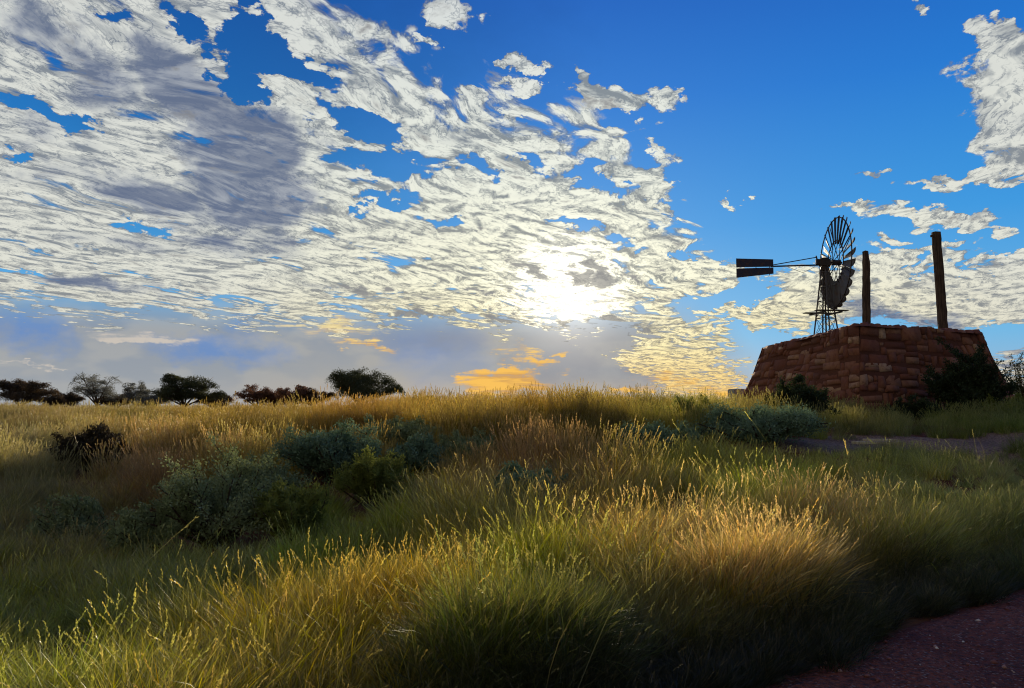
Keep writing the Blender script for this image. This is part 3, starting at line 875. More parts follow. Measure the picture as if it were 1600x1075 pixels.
def grass_tuft(name, r, n, L, rad, lean, width, seeds=0, seg=4, droop=0.5, wind=(0.10, 0.0)):
    """a tussock of n tapering, arching blades (and seed stalks) as one mesh"""
    ang = r.uniform(0, 2 * np.pi, n); rr = rad * np.sqrt(r.random(n))
    base = np.stack([np.cos(ang) * rr, np.sin(ang) * rr, np.full(n, -0.04)], 1)
    out = ang + r.normal(0, 1.1, n)
    ln = L * r.uniform(0.5, 1.05, n); le = np.abs(r.normal(lean, lean * 0.5, n)); dr = droop * r.uniform(0.2, 1.3, n)
    is_seed = np.zeros(n); is_seed[:seeds] = 1
    ln[:seeds] = L * r.uniform(0.95, 1.35, seeds); le[:seeds] *= 0.6; dr[:seeds] *= 0.35
    wd = width * r.uniform(0.6, 1.25, n); wd[:seeds] *= 0.55
    t = np.linspace(0, 1, seg + 1)
    th = le[:, None] + dr[:, None] * t[None] ** 1.5                  # angle from the vertical along the blade
    step = ln[:, None] / seg
    hx = np.concatenate([np.zeros((n, 1)), np.cumsum(np.sin((th[:, 1:] + th[:, :-1]) / 2) * step, 1)], 1)
    hz = np.concatenate([np.zeros((n, 1)), np.cumsum(np.cos((th[:, 1:] + th[:, :-1]) / 2) * step, 1)], 1)
    o = np.stack([np.cos(out), np.sin(out)], 1)
    C = np.zeros((n, seg + 1, 3))
    C[..., 0] = base[:, 0:1] + hx * o[:, 0:1] + wind[0] * hz * t[None]
    C[..., 1] = base[:, 1:2] + hx * o[:, 1:2] + wind[1] * hz * t[None]
    C[..., 2] = base[:, 2:3] + hz
    tw = r.uniform(0, 2 * np.pi, n)
    side = np.stack([np.cos(tw), np.sin(tw), np.zeros(n)], 1)
    w = wd[:, None] * (1 - 0.92 * t[None] ** 1.6) * 0.5
    A = C + side[:, None] * w[..., None]; B = C - side[:, None] * w[..., None]
    V = np.stack([A, B], 2).reshape(n, -1, 3)                        # per blade: 2*(seg+1)
    k = 2 * (seg + 1)
    q = np.array([(2 * i, 2 * i + 1, 2 * i + 3, 2 * i + 2) for i in range(seg)])
    F = (q[None] + (np.arange(n) * k)[:, None, None]).reshape(-1, 4)
    V = V.reshape(-1, 3)
    rnd = np.repeat(r.random(n), k); tip = np.tile(np.repeat(t, 2), n); sd = np.zeros(n * k)
    if seeds:
        # fuzzy spikes at the head of each stalk
        tipp = C[:seeds, -1]; dirn = unit(C[:seeds, -1] - C[:seeds, -2])
        m = 14
        c = np.repeat(tipp, m, 0) - np.repeat(dirn, m, 0) * (np.tile(np.linspace(0.0, 0.10, m), seeds) * (L / 0.6))[:, None]
        d = unit(np.repeat(dirn, m, 0) + rand_dirs(len(c), r) * 0.38)
        lv, lf = leaf_quads(c, d, rand_dirs(len(c), r), np.full(len(c), 0.022 * L / 0.6), np.full(len(c), max(0.0055 * L / 0.6, width * 0.8)))
        F = np.concatenate([F, lf + len(V)]); V = np.concatenate([V, lv])
        rnd = np.concatenate([rnd, np.repeat(np.repeat(r.random(seeds), m), 4)]); tip = np.concatenate([tip, np.ones(len(lv))]); sd = np.concatenate([sd, np.ones(len(lv))])
    return mesh_np(name, V, F, {'rnd': ('FLOAT', rnd), 'tip': ('FLOAT', tip), 'seed': ('FLOAT', sd)})

def grass_material():
    def sh(t):
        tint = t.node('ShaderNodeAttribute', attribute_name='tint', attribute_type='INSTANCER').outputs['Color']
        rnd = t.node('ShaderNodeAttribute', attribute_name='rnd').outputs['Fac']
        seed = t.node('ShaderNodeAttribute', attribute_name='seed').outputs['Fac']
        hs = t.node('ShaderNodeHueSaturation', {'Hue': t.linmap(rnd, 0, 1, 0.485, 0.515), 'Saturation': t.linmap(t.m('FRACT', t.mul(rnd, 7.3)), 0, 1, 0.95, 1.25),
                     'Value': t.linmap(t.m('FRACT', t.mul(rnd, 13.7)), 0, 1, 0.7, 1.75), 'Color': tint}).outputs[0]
        dead = t.smooth(t.m('FRACT', t.mul(rnd, 31.1)), 0.80, 0.86)
        pale = t.mix(0.22, t.vm('SCALE', tint, s=1.8), lin(176, 146, 92))
        c = t.mix(t.mul(dead, 0.75), hs, pale)
        c = t.mix(t.mul(seed, 0.8), c, pale)
        return leafy(t, c, 0.48, 0.035, 0.4)
    return material("grass_blade", sh)

# sward tints by frame position: x, y, colour; near-black ones paint in the bank's shade
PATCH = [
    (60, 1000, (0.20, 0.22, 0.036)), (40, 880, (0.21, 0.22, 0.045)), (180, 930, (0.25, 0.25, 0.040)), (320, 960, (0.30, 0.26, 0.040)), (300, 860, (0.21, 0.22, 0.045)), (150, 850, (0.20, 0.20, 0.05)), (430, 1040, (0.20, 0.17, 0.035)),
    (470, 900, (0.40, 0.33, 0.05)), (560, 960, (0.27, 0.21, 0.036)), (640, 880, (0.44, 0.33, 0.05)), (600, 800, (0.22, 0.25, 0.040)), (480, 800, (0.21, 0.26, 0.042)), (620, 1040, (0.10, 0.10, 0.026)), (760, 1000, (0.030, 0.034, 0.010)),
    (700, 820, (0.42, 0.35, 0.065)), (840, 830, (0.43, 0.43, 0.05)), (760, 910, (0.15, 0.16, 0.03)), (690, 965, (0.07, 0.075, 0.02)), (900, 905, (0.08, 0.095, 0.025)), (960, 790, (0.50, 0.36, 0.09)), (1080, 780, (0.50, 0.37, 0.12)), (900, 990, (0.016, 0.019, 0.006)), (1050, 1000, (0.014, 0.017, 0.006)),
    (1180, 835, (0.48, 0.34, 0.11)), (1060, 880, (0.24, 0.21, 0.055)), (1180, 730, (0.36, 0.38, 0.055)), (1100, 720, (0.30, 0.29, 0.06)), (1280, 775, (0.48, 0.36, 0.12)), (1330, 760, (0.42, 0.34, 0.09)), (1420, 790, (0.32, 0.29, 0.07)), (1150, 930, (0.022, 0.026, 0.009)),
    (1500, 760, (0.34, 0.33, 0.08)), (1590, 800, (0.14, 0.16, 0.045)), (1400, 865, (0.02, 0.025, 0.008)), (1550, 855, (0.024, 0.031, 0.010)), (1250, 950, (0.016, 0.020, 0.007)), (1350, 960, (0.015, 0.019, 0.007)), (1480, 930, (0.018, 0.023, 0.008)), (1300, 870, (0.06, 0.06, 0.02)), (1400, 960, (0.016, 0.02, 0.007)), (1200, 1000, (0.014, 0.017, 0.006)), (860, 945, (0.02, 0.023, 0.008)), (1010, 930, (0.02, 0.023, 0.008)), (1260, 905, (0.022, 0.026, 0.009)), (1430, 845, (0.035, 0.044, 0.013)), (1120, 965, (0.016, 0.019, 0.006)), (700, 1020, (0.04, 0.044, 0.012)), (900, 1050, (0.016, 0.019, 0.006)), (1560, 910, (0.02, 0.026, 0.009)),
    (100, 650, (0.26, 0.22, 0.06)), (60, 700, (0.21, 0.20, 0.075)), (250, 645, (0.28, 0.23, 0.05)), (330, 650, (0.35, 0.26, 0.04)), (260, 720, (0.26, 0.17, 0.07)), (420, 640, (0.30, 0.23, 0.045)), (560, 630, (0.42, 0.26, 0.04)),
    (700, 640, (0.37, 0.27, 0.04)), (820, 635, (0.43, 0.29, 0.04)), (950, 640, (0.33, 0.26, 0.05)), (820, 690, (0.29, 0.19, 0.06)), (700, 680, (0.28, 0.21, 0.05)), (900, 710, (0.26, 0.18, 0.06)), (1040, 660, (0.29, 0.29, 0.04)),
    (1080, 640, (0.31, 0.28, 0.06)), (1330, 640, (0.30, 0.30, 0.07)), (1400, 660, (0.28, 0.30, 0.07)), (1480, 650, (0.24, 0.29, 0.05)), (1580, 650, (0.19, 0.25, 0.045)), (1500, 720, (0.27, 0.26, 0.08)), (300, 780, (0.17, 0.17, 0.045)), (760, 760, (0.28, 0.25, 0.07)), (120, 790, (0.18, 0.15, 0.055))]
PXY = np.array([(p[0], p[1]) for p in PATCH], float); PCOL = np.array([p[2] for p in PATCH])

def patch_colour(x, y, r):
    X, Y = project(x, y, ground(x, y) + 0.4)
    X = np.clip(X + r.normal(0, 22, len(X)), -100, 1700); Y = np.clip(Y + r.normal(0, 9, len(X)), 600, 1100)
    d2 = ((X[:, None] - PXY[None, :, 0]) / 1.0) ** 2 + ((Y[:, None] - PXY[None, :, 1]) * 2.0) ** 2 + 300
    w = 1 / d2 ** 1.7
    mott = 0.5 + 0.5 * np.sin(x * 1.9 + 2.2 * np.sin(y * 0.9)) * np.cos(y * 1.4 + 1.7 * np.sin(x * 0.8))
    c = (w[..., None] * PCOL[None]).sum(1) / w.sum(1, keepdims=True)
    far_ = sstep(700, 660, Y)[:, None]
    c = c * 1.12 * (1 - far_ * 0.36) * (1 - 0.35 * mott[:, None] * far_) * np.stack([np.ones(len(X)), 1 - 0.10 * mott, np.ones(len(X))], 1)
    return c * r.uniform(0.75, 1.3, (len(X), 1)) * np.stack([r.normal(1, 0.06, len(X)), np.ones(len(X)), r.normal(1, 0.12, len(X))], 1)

# bare places: frame x, y, half-width, half-height of gaps where soil or a shrub shows instead of grass
BARE = [(150, 752, 70, 12), (1030, 707, 60, 8), (575, 812, 30, 10)]
def bare(x, y):
    X, Y = project(x, y, ground(x, y) + 0.1)
    k = np.zeros(len(X))
    for bx, by, bw, bh in BARE: k = np.maximum(k, 1 - np.hypot((X - bx) / bw, (Y - by) / bh))
    return k

SHRUB_SPOTS = []                                              # x, y, radius: filled by the shrubs, kept clear of grass
def near_shrub(x, y, k=0.85):
    m = np.zeros(len(x), bool)
    for sx, sy, sr in SHRUB_SPOTS: m |= np.hypot(x - sx * (y / sy), np.where(y < sy, (y - sy) * 0.7, y - sy)) < sr * k
    return m
TOPC = np.array([(8.87, 20.0), (12.80, 21.35), (11.45, 26.05), (7.55, 24.6)])
def in_platform(x, y, margin):
    ins = np.ones(len(x), bool)
    for k in range(4):
        a, b = TOPC[k], TOPC[(k + 1) % 4]; e = (b - a) / np.linalg.norm(b - a)
        ins &= ((x - a[0]) * e[1] - (y - a[1]) * e[0]) < margin
    return ins

def sow(name, tufts, mat, x, y, scl, r, label):
    """one grass object: a tussock set at every point by geometry nodes"""
    n = len(x)
    z = ground(x, y)
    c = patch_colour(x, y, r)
    rot = np.stack([r.normal(0, 0.16, n), r.normal(0, 0.16, n), r.uniform(0, 2 * np.pi, n)], 1)
    me = bpy.data.meshes.new(name)
    me.vertices.add(n); me.vertices.foreach_set('co', np.stack([x, y, z], 1).astype(np.float32).ravel())
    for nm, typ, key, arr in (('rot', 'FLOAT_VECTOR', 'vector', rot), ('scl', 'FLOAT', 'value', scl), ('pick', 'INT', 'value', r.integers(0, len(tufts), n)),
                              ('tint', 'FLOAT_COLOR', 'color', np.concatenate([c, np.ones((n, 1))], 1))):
        a = me.attributes.new(nm, typ, 'POINT')
        a.data.foreach_set(key, np.ascontiguousarray(arr, dtype=np.int32 if typ == 'INT' else np.float32).ravel())
    o = link(name, me)
    src = bpy.data.collections.new("tussock_kinds")
    for i, tm in enumerate(tufts):
        tm.materials.append(mat)
        so = bpy.data.objects.new("tussock", tm); src.objects.link(so)
    ng = bpy.data.node_groups.new("sow_" + name, 'GeometryNodeTree')
    ng.interface.new_socket("Geometry", in_out='INPUT', socket_type='NodeSocketGeometry')
    ng.interface.new_socket("Geometry", in_out='OUTPUT', socket_type='NodeSocketGeometry')
    N = ng.nodes; Lk = ng.links
    gi, go = N.new('NodeGroupInput'), N.new('NodeGroupOutput')
    ci = N.new('GeometryNodeCollectionInfo'); ci.inputs['Collection'].default_value = src; ci.inputs['Separate Children'].default_value = True; ci.inputs['Reset Children'].default_value = True
    ip = N.new('GeometryNodeInstanceOnPoints'); ip.inputs['Pick Instance'].default_value = True
    def na(nm, typ):
        k = N.new('GeometryNodeInputNamedAttribute'); k.data_type = typ; k.inputs[0].default_value = nm
        return k.outputs['Attribute']
    Lk.new(gi.outputs[0], ip.inputs['Points']); Lk.new(ci.outputs[0], ip.inputs['Instance'])
    Lk.new(na('pick', 'INT'), ip.inputs['Instance Index'])
    er = N.new('FunctionNodeEulerToRotation'); Lk.new(na('rot', 'FLOAT_VECTOR'), er.inputs[0]); Lk.new(er.outputs[0], ip.inputs['Rotation'])
    Lk.new(na('scl', 'FLOAT'), ip.inputs['Scale'])
    Lk.new(ip.outputs[0], go.inputs[0])
    md = o.modifiers.new("sow", 'NODES'); md.node_group = ng
    tag(o, label, "grass", kind="stuff")
    return o

def scatter(r, n, y0, y1, pad=1.5, power=1.0):
    y = y0 + (y1 - y0) * r.random(n) ** power
    x = r.uniform(-1, 1, n) * (0.70 * y + pad)
    return x, y

def build_grass():
    r = np.random.default_rng(21)
    gm = grass_material()
    # verge: soft leafy green and yellow tussocks
    soft = [grass_tuft("tussock_soft", r, 200, 0.56, 0.18, 0.62, 0.0112, seeds=2, droop=1.0, seg=5) for _ in range(6)]
    straw = [grass_tuft("tussock_straw", r, 190, 0.54, 0.17, 0.50, 0.0100, seeds=6, droop=0.75, seg=5, wind=(0.16, 0)) for _ in range(6)]
    fine = [grass_tuft("tussock_fine", r, 130, 0.58, 0.26, 0.30, 0.012, seeds=22, droop=0.6, seg=3, wind=(0.12, 0)) for _ in range(5)]
    far = [grass_tuft("tussock_far", r, 110, 0.7, 0.6, 0.30, 0.026, seeds=14, droop=0.5, seg=2) for _ in range(4)]
    def clear(x, y, lo=0.05, b=0.15):
        s = verge(x, y)
        return (s > lo) & ~((x > 4.3) & (y - 13.6 - 0.1 * (x - 8) < 0.9) & (y - 13.6 - 0.1 * (x - 8) > -0.40 - 0.2 * np.sin(x * 2.7))) & ~near_shrub(x, y) & (bare(x, y) < b) & ~in_platform(x, y, 0.75)
    # lush patches and thin patches
    def lush(x, y): return 0.5 + 0.5 * np.sin(x * 1.7 + 0.8 * np.sin(y * 1.3)) * np.cos(y * 1.9 + 0.6 * np.sin(x * 2.1))
    x, y = scatter(r, 5200, 2.2, 12.5, 2.5)
    ne = 1500                                                # the bank above the road is thickly grown
    se, we = r.uniform(-3.0, 9.0, ne), r.uniform(0.12, 1.15, ne)
    pe = EDGE0 + se[:, None] * EDGE_D - we[:, None] * EDGE_N
    x, y = np.concatenate([x, pe[:, 0]]), np.concatenate([y, pe[:, 1]])
    k = clear(x, y, 0.10)
    x, y = x[k], y[k]
    X, Y = project(x, y, ground(x, y) + 0.4)
    dry = np.clip(1 - np.hypot((X - 1120) / 330, (Y - 810) / 120), 0, 1) + 0.5 * np.clip(1 - np.hypot((X - 600) / 350, (Y - 880) / 110), 0, 1)
    isd = r.random(len(x)) < np.clip(dry * 1.6, 0.06, 0.92)
    s = verge(x, y)
    keep = r.random(len(x)) < (0.48 + 0.52 * lush(x, y))
    scl = (0.50 + 0.62 * lush(x, y)) * r.uniform(0.7, 1.3, len(x)) * (0.75 + 0.25 * sstep(0.1, 1.2, s))
    rightbank = sstep(0.5, 2.5, x)
    scl = np.minimum(scl, 1.0)
    scl *= 1 - 0.25 * np.clip(1 - np.hypot((X - 560) / 260, (Y - 850) / 90), 0, 1)
    scl *= 1 - 0.22 * sstep(-1.0, -3.5, x)
    scl *= 1 - 0.5 * sstep(8.0, 9.6, y) * sstep(3.2, 4.6, x)
    slope = sstep(0.95, 0.5, s) * sstep(-3.0, 0.6, x)
    rb = ((x > 2.0) & (y < 9.6)) | (slope > 0.2)
    keep |= rb
    scl = np.where(rb, np.clip(scl, 0.72, 1.0) * r.uniform(0.85, 1.1, len(x)), scl)
    scl *= 1 - 0.32 * slope
    isd &= slope < 0.5
    a = keep & ~isd; b = keep & isd
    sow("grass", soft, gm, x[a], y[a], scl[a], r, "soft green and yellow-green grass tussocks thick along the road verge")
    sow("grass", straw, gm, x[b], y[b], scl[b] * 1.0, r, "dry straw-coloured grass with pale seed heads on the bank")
    # stray long stems leaning out of the sward
    stray = [grass_tuft("stray_stems", r, 6, 0.85, 0.12, 0.75, 0.0075, seeds=1, droop=0.8, seg=6, wind=(0.2, 0)) for _ in range(6)]
    x, y = scatter(r, 900, 3.2, 11.5, 2.0)
    k = clear(x, y, 0.35) & (r.random(len(x)) < 0.05 + 0.14 * sstep(0, 3, x)); x, y = x[k], y[k]
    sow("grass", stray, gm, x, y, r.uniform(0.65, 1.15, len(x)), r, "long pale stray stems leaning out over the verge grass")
    x, y = scatter(r, 15000, 11.0, 30.0, 2.5)
    k = clear(x, y, 0.6, 0.05); x, y = x[k], y[k]
    X, Y = project(x, y, ground(x, y))
    pt = lush(x * 0.8, y * 0.6)
    k = r.random(len(x)) < 0.45 + 0.55 * lush(x * 0.55 + 3, y * 0.8 + 1)
    x, y, pt = x[k], y[k], pt[k]
    scl = (0.42 + 0.62 * pt) * r.uniform(0.6, 1.3, len(x))
    scl *= 1 - 0.35 * np.exp(-((x - 9) / 3.2) ** 2 - ((y - 15.5) / 3.0) ** 2)
    scl *= 1 - 0.62 * np.exp(-((y - 12.0) / 1.6) ** 2) * sstep(3.0, 4.5, x)
    scl *= 1 - 0.45 * sstep(16.5, 22, y) * sstep(5.5, 7.5, x) 
    sow("grass", fine, gm, x, y, scl, r, "golden brown grass covering the rise as far as the skyline")
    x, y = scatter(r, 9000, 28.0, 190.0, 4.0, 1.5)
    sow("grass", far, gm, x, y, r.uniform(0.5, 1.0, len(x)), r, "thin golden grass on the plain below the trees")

# ---- shrubs
def leaf_mat(name, a, b, c2, trans=0.25, gloss=0.015):
    def sh(t):
        rnd = t.node('ShaderNodeAttribute', attribute_name='rnd').outputs['Fac']
        c = t.ramp(rnd, [(0, a), (0.5, b), (0.85, b), (1, c2)])
        return leafy(t, c, trans, gloss, 0.55)
    return material(name, sh)

def bark_mat():
    def sh(t):
        p = t.node('ShaderNodeTexCoord').outputs['Object']
        n = t.noise(t.vm('MULTIPLY', p, (1, 1, .3)), 12, 4, .6)
        return principled(t, t.mix(n, lin(48, 36, 28), lin(92, 72, 56)), .9, spec=.15, bump=n, strength=.6)
    return material("bark", sh)

def shrub(name, px, depth, width, height, mat, bark, r, label, n_stem=26, leaves=70, leaf=(0.045, 0.02), upright=0.6, deep=1.0, group=None, cat="shrub", clear=True, x=None, sink=0.0):
    """stems fanning up from one base, branching once, clothed in leaves; foliage and stems are its parts"""
    if x is None: x = (px - 800) / FPX * depth * 1.0
    z = gz(x, depth) - sink
    root = empty(name, (x, depth, z))
    if clear: SHRUB_SPOTS.append((x, depth, width * 0.5))
    mb = MB(); C, Dr = [], []
    rnd_l = []
    for i in range(n_stem):
        a = r.uniform(0, 2 * np.pi); q = np.sqrt(r.random())
        end = np.array([np.cos(a) * width / 2 * q, np.sin(a) * width / 2 * q * deep, height * (1 - 0.55 * q ** 2) * r.uniform(0.75, 1.1)])
        st = np.array([np.cos(a) * 0.06 * width * r.random(), np.sin(a) * 0.06 * width * r.random(), -0.03])
        mid = st * 0.5 + end * 0.5 + np.array([0, 0, height * 0.12]) + r.normal(0, 0.04, 3) * width
        ts = np.linspace(0, 1, 6)[:, None]
        curve = (1 - ts) ** 2 * st + 2 * ts * (1 - ts) * mid + ts ** 2 * end
        mb.tube([tuple(p) for p in curve], [0.010 * (1.2 - t_) * max(width, .6) + 0.002 for t_ in np.linspace(0, 1, 6)], 5)
        branches = [curve]
        for _ in range(4):
            j = r.uniform(0.3, 0.95); b0 = (1 - j) ** 2 * st + 2 * j * (1 - j) * mid + j ** 2 * end
            dv = unit(rand_dirs(1, r)[0] + np.array([0, 0, upright])) * height * r.uniform(0.18, 0.42)
            bc = np.stack([b0, b0 + dv * 0.5 + r.normal(0, .02, 3) * width, b0 + dv])
            mb.tube([tuple(p) for p in bc], [0.005, 0.004, 0.002], 4)
            branches.append(bc)
        for bi, bc in enumerate(branches):
            m = int(leaves * 1.7) if bi else leaves
            t_ = r.uniform(0.35 if bi == 0 else 0.1, 1.0, m) * (len(bc) - 1)
            k = np.minimum(t_.astype(int), len(bc) - 2); fr = (t_ - k)[:, None]
            pos = bc[k] * (1 - fr) + bc[k + 1] * fr + r.normal(0, 0.022, (m, 3)) * width
            dd = unit(bc[k + 1] - bc[k])
            C.append(pos); Dr.append(unit(dd * 0.6 + rand_dirs(m, r) + np.array([0, 0, 0.25])))
            rnd_l.append(np.clip(r.random() * 0.5 + r.random(m) * 0.5, 0, 1))
    C = np.concatenate(C); Dr = np.concatenate(Dr); rl = np.concatenate(rnd_l)
    ok = C[:, 2] > 0.0
    C, Dr, rl = C[ok], Dr[ok], rl[ok]
    n = len(C)
    v, f = leaf_quads(C, Dr, rand_dirs(n, r), leaf[0] * r.uniform(0.6, 1.3, n), leaf[1] * r.uniform(0.7, 1.3, n))
    link("foliage", mesh_np("foliage", v, f, {'rnd': ('FLOAT', np.repeat(rl, 4))}), mat, root)
    mb.build("stem", bark, root)
    tag(root, label, cat, group)
    return root

def tree(px, depth, width, top_px, mat, bark, r, label, dens=1.0, n_limb=7, flat=0.36, trunk=0.22, leaf=0.17, skew=0.0, low=0.35):
    x = (px - 800) / FPX * depth
    zg = gz(x, depth); H = at(px, top_px, depth).z - zg
    root = empty("acacia_tree", (x, depth, zg))
    tr = MB(); tips = []
    fork = np.array([r.normal(0, .15), r.normal(0, .15), H * r.uniform(0.12, 0.2)])
    tr.tube([(0, 0, -0.3), tuple(fork * 0.5 + r.normal(0, .06, 3)), tuple(fork)], [trunk * 1.25, trunk, trunk * 0.85], 9)
    for i in range(n_limb):
        a = 2 * np.pi * i / n_limb + r.normal(0, .35); q = r.uniform(0.45, 0.98)
        end = np.array([np.cos(a) * width / 2 * q * 0.86 + skew * width, np.sin(a) * width / 2 * q * 0.8, H * (0.90 - 0.50 * q ** 2.2 + r.uniform(-.08, .03))])
        mid = fork * 0.45 + end * 0.55 + np.array([0, 0, H * r.uniform(-0.02, 0.12)])
        ts = np.linspace(0, 1, 6)[:, None]
        cv = (1 - ts) ** 2 * fork + 2 * ts * (1 - ts) * mid + ts ** 2 * end
        tr.tube([tuple(p) for p in cv], [trunk * 0.55 * (1 - 0.8 * k) + 0.015 for k in np.linspace(0, 1, 6)], 6)
        for j in range(8):
            k = r.uniform(0.3, 1.0); b0 = (1 - k) ** 2 * fork + 2 * k * (1 - k) * mid + k ** 2 * end
            dv = np.array([r.normal(0, 1), r.normal(0, 1), abs(r.normal(0.25, .3))]); dv = dv / np.linalg.norm(dv) * width * r.uniform(0.10, 0.22)
            dv[2] = min(dv[2], max(H * 0.97 - b0[2], 0.05))
            e2 = b0 + dv
            tr.tube([tuple(b0), tuple(b0 + dv * .5 + r.normal(0, .05, 3)), tuple(e2)], [0.05, 0.035, 0.015], 5)
            tips.append(e2); tips.append(b0 + dv * 0.6)
        tips.append(end)
    tips = np.array(tips)
    C = []; rl = []
    for p in tips:                                            # flattened leaf clumps on every twig
        m = int(190 * dens * r.uniform(0.5, 1.4))
        rad = width * r.uniform(0.06, 0.11)
        q = rand_dirs(m, r) * (r.random((m, 1)) ** 0.5) * rad * np.array([1, 1, flat + 0.15])
        C.append(p + q + np.array([0, 0, rad * flat * 0.6])); rl.append(np.clip(r.random() * .7 + r.random(m) * .3, 0, 1))
    C = np.concatenate(C); rl = np.concatenate(rl)
    rho = np.hypot(C[:, 0] - skew * width, C[:, 1]) / (width / 2)
    env = H * (1.0 - 0.5 * np.clip(rho, 0, 1.2) ** 2.4) * (1 + 0.05 * np.sin(C[:, 0] * 2.3 / width * 9) + 0.03 * np.sin(C[:, 1] * 3.1 / width * 9))
    over = C[:, 2] > env
    C[over, 2] = env[over] - np.abs(r.normal(0, 0.06 * H, over.sum()))
    n = len(C); d = unit(rand_dirs(n, r) * np.array([1, 1, .7]))
    v, f = leaf_quads(C, d, rand_dirs(n, r), leaf * r.uniform(.6, 1.4, n), leaf * 0.55 * r.uniform(.7, 1.3, n))
    link("crown", mesh_np("crown", v, f, {'rnd': ('FLOAT', np.repeat(rl, 4))}), mat, root)
    tr.build("trunk", bark, root, smooth=True)
    tag(root, label, "tree", group="acacia trees along the skyline")
    return root

def build_plants():
    r = np.random.default_rng(4)
    bark = bark_mat()
    olive = leaf_mat("acacia_leaf", lin(52, 56, 30), lin(70, 72, 40), lin(92, 92, 56))
    dusty = leaf_mat("dusty_leaf", lin(86, 84, 74), lin(108, 108, 96), lin(134, 130, 116), 0.3)
    russet = leaf_mat("russet_leaf", lin(92, 62, 46), lin(114, 80, 58), lin(138, 104, 78), 0.3)
    brown = leaf_mat("brown_leaf", lin(66, 56, 38), lin(88, 70, 46), lin(112, 86, 60))
    tree(35, 110, 10.0, 589, brown, bark, r, "brownish low acacia tree farthest out by the picture's left edge", 1.15, 8, .42)
    tree(152, 128, 9.8, 578, dusty, bark, r, "tall greyish thin-leaved acacia with sky showing through its bare limbs", 0.42, 8, .34)
    tree(213, 130, 6.4, 589, dusty, bark, r, "small greyish thin acacia between the tall grey tree and the dark flat-topped one", 0.45, 6, .4)
    tree(290, 112, 11.2, 582, olive, bark, r, "dark dense flat-topped acacia tree just beyond the greyish thin trees", 1.15, 9, .34)
    tree(402, 120, 7.2, 593, russet, bark, r, "reddish-brown thin umbrella-shaped acacia tree standing apart at the gap in the row", 0.55, 7, .3)
    tree(458, 116, 6.6, 592, russet, bark, r, "small reddish-brown acacia tree touching the biggest dark tree", 0.62, 6, .38, skew=.04)
    tree(562, 105, 11.8, 568, olive, bark, r, "biggest dark green acacia with a broad rounded crown on the skyline", 0.95, 11, .42, trunk=.3)
    tree(664, 125, 5.2, 612, olive, bark, r, "low dark acacia bush alone on the skyline past the biggest tree", 1.0, 6, .5, trunk=.12)

    tree(100, 118, 7.0, 612, brown, bark, r, "low brown scrubby tree filling the gap before the tall grey thin one", 1.0, 7, .5, trunk=.12)
    tree(240, 126, 7.5, 606, dusty, bark, r, "low dusty scrub tree under the edge of the dark flat-topped one", 0.8, 7, .5, trunk=.12)
    tree(338, 122, 6.0, 612, brown, bark, r, "low brown scrub tree hugging the outer side of the dark flat-topped one", 1.0, 6, .5, trunk=.12)
    tree(428, 122, 7.5, 606, russet, bark, r, "low rust-brown scrub tree between the two reddish acacias", 0.9, 7, .5, trunk=.12)
    tree(492, 118, 7.0, 600, brown, bark, r, "brown scrub tree tucked against the shaded side of the biggest tree", 1.0, 7, .5, trunk=.14)
    tree(185, 134, 6.5, 606, brown, bark, r, "low dark scrub tree between the tall grey tree and its small grey neighbour", 0.9, 6, .5, trunk=.12)

    grey = leaf_mat("saltbush_leaf", lin(104, 114, 70), lin(134, 144, 96), lin(172, 178, 136), 0.2)
    blue = leaf_mat("bluebush_leaf", lin(84, 106, 76), lin(110, 132, 100), lin(146, 162, 132), 0.2)
    dkgreen = leaf_mat("dark_leaf", lin(36, 48, 26), lin(48, 60, 32), lin(70, 82, 46), 0.2)
    dkbrown = leaf_mat("thorn_leaf", lin(48, 40, 30), lin(60, 52, 34), lin(78, 66, 46), 0.2)
    G = "shrubs growing among the grass"
    shrub("saltbush", 345, 8.6, 1.68, 0.94, grey, bark, r, "large grey-green saltbush shrub spreading between soft verge grass and the darker blue shrub", 40, 95, (.034, .014), group=G)
    shrub("saltbush", 245, 8.2, 0.90, 0.55, grey, bark, r, "low grey-green saltbush leaning against the near side of the large one", 22, 80, (.034, .014), group=G)
    shrub("saltbush", 118, 8.9, 0.87, 0.55, grey, bark, r, "small grey-green saltbush alone before the red soil gap near the left edge", 22, 80, (.034, .014), group=G)
    shrub("bluebush", 530, 11.2, 1.74, 0.71, blue, bark, r, "wide blue-green shrub behind the large grey-green saltbush", 36, 85, (.042, .018), group=G)
    shrub("bluebush", 655, 11.4, 1.06, 0.55, blue, bark, r, "smaller blue-green shrub next to the wide one amid brown grass", 24, 70, (.042, .018), group=G)
    shrub("bluebush", 820, 8.9, 1.06, 0.40, blue, bark, r, "low blue-green shrub sunk in the yellow-green grass at the centre", 24, 60, (.036, .016), group=G)
    shrub("bluebush", 1185, 13.6, 2.6, 0.53, blue, bark, r, "broad blue-grey shrub on the bank before the stone platform", 44, 85, (.046, .02), group=G)
    shrub("bluebush", 1020, 12.8, 1.90, 0.40, blue, bark, r, "flat dusky blue shrub hugging bare ground nearer the centre than the broad one", 34, 60, (.042, .018), group=G)
    shrub("thorn_bush", 155, 12.8, 1.45, 0.62, dkbrown, bark, r, "very dark rounded thorn bush above the red soil gap", 36, 110, (.05, .025), group=G)
    shrub("thorn_bush", 625, 13.4, 1.7, 0.45, grey, bark, r, "low dull grey-green thorn bush up the slope behind the blue-green shrubs", 30, 90, (.05, .025), group=G)
    shrub("green_bush", 1252, 16.6, 1.5, 0.86, dkgreen, bark, r, "dense dark green bush at the foot of the stone platform's sunward side", 38, 100, (.055, .024), group=G)
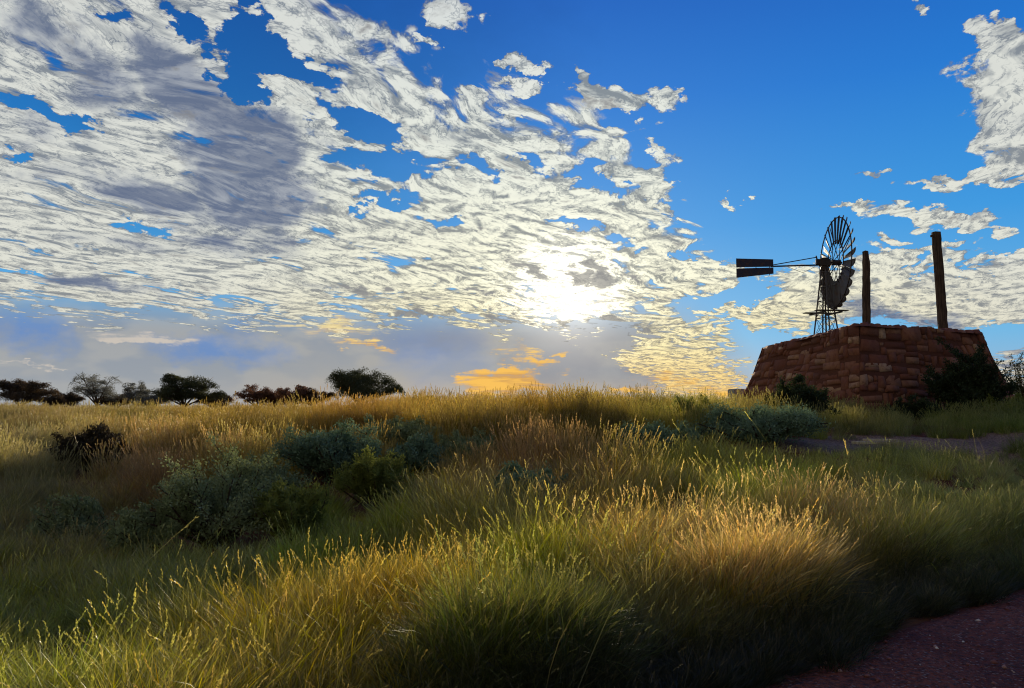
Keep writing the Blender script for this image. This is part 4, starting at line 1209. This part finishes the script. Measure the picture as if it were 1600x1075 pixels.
    shrub("green_bush", 1512, 18.9, 1.6, 1.8, dkgreen, bark, r, "tall dark green bush standing against the stone platform under the leaning post", 46, 120, (.06, .028), group=G)
    shrub("feathery_bush", 1600, 24.0, 1.5, 1.9, dkgreen, bark, r, "feathery open bush rising behind the stone platform's far corner", 30, 34, (.07, .022), upright=1.0, group=G)
    yel = leaf_mat("yellow_green_leaf", lin(96, 104, 44), lin(120, 126, 54), lin(152, 152, 78), 0.35)
    shrub("green_bush", 470, 8.3, 1.0, 0.62, yel, bark, r, "yellow-green bushy herb beside the large grey-green saltbush", 30, 70, (.05, .012), upright=1.1, group=G)
    shrub("green_bush", 590, 9.6, 1.1, 0.62, yel, bark, r, "yellow-green bush in front of the smaller blue-green shrub", 30, 70, (.05, .012), upright=1.1, group=G)
    shrub("saltbush", 415, 9.9, 1.2, 0.75, grey, bark, r, "grey-green saltbush between the large saltbush and the wide blue-green shrub", 30, 80, (.036, .015), group=G)
    shrub("saltbush", 735, 12.2, 1.1, 0.48, grey, bark, r, "low grey-green saltbush in brown grass past the blue-green shrubs", 24, 70, (.036, .015), group=G)
    shrub("green_bush", 1425, 18.4, 1.3, 0.62, dkgreen, bark, r, "small dark green bush at the middle of the stone platform's foot", 28, 70, (.05, .022), group=G)
    shrub("green_bush", 1575, 17.8, 1.6, 0.62, yel, bark, r, "leafy light green bush on the bank below the tall dark green one", 34, 70, (.06, .02), upright=1.0, group=G)
    shrub("green_bush", 1080, 15.5, 1.4, 0.55, yel, bark, r, "yellow-green bush on the rise just past the broad blue-grey shrub", 30, 70, (.05, .014), upright=1.0, group=G)
setup_camera()
build_world()
build_sun()
build_ground()
build_road()
build_platform()
build_posts()
build_windmill()
build_small()
build_plants()
build_grass()
scene.render.engine = 'CYCLES'
scene.view_settings.view_transform = 'Standard'
scene.view_settings.look = 'None'
scene.view_settings.exposure = 0.8
scene.view_settings.gamma = 1.0
scene.cycles.max_bounces = 6
scene.cycles.diffuse_bounces = 3
scene.cycles.glossy_bounces = 2
scene.cycles.transmission_bounces = 4
scene.cycles.transparent_max_bounces = 8
scene.cycles.sample_clamp_indirect = 6.0
scene.cycles.use_denoising = True
scene.cycles.use_adaptive_sampling = True
scene.cycles.adaptive_threshold = 0.015
scene.cycles.filter_width = 1.1
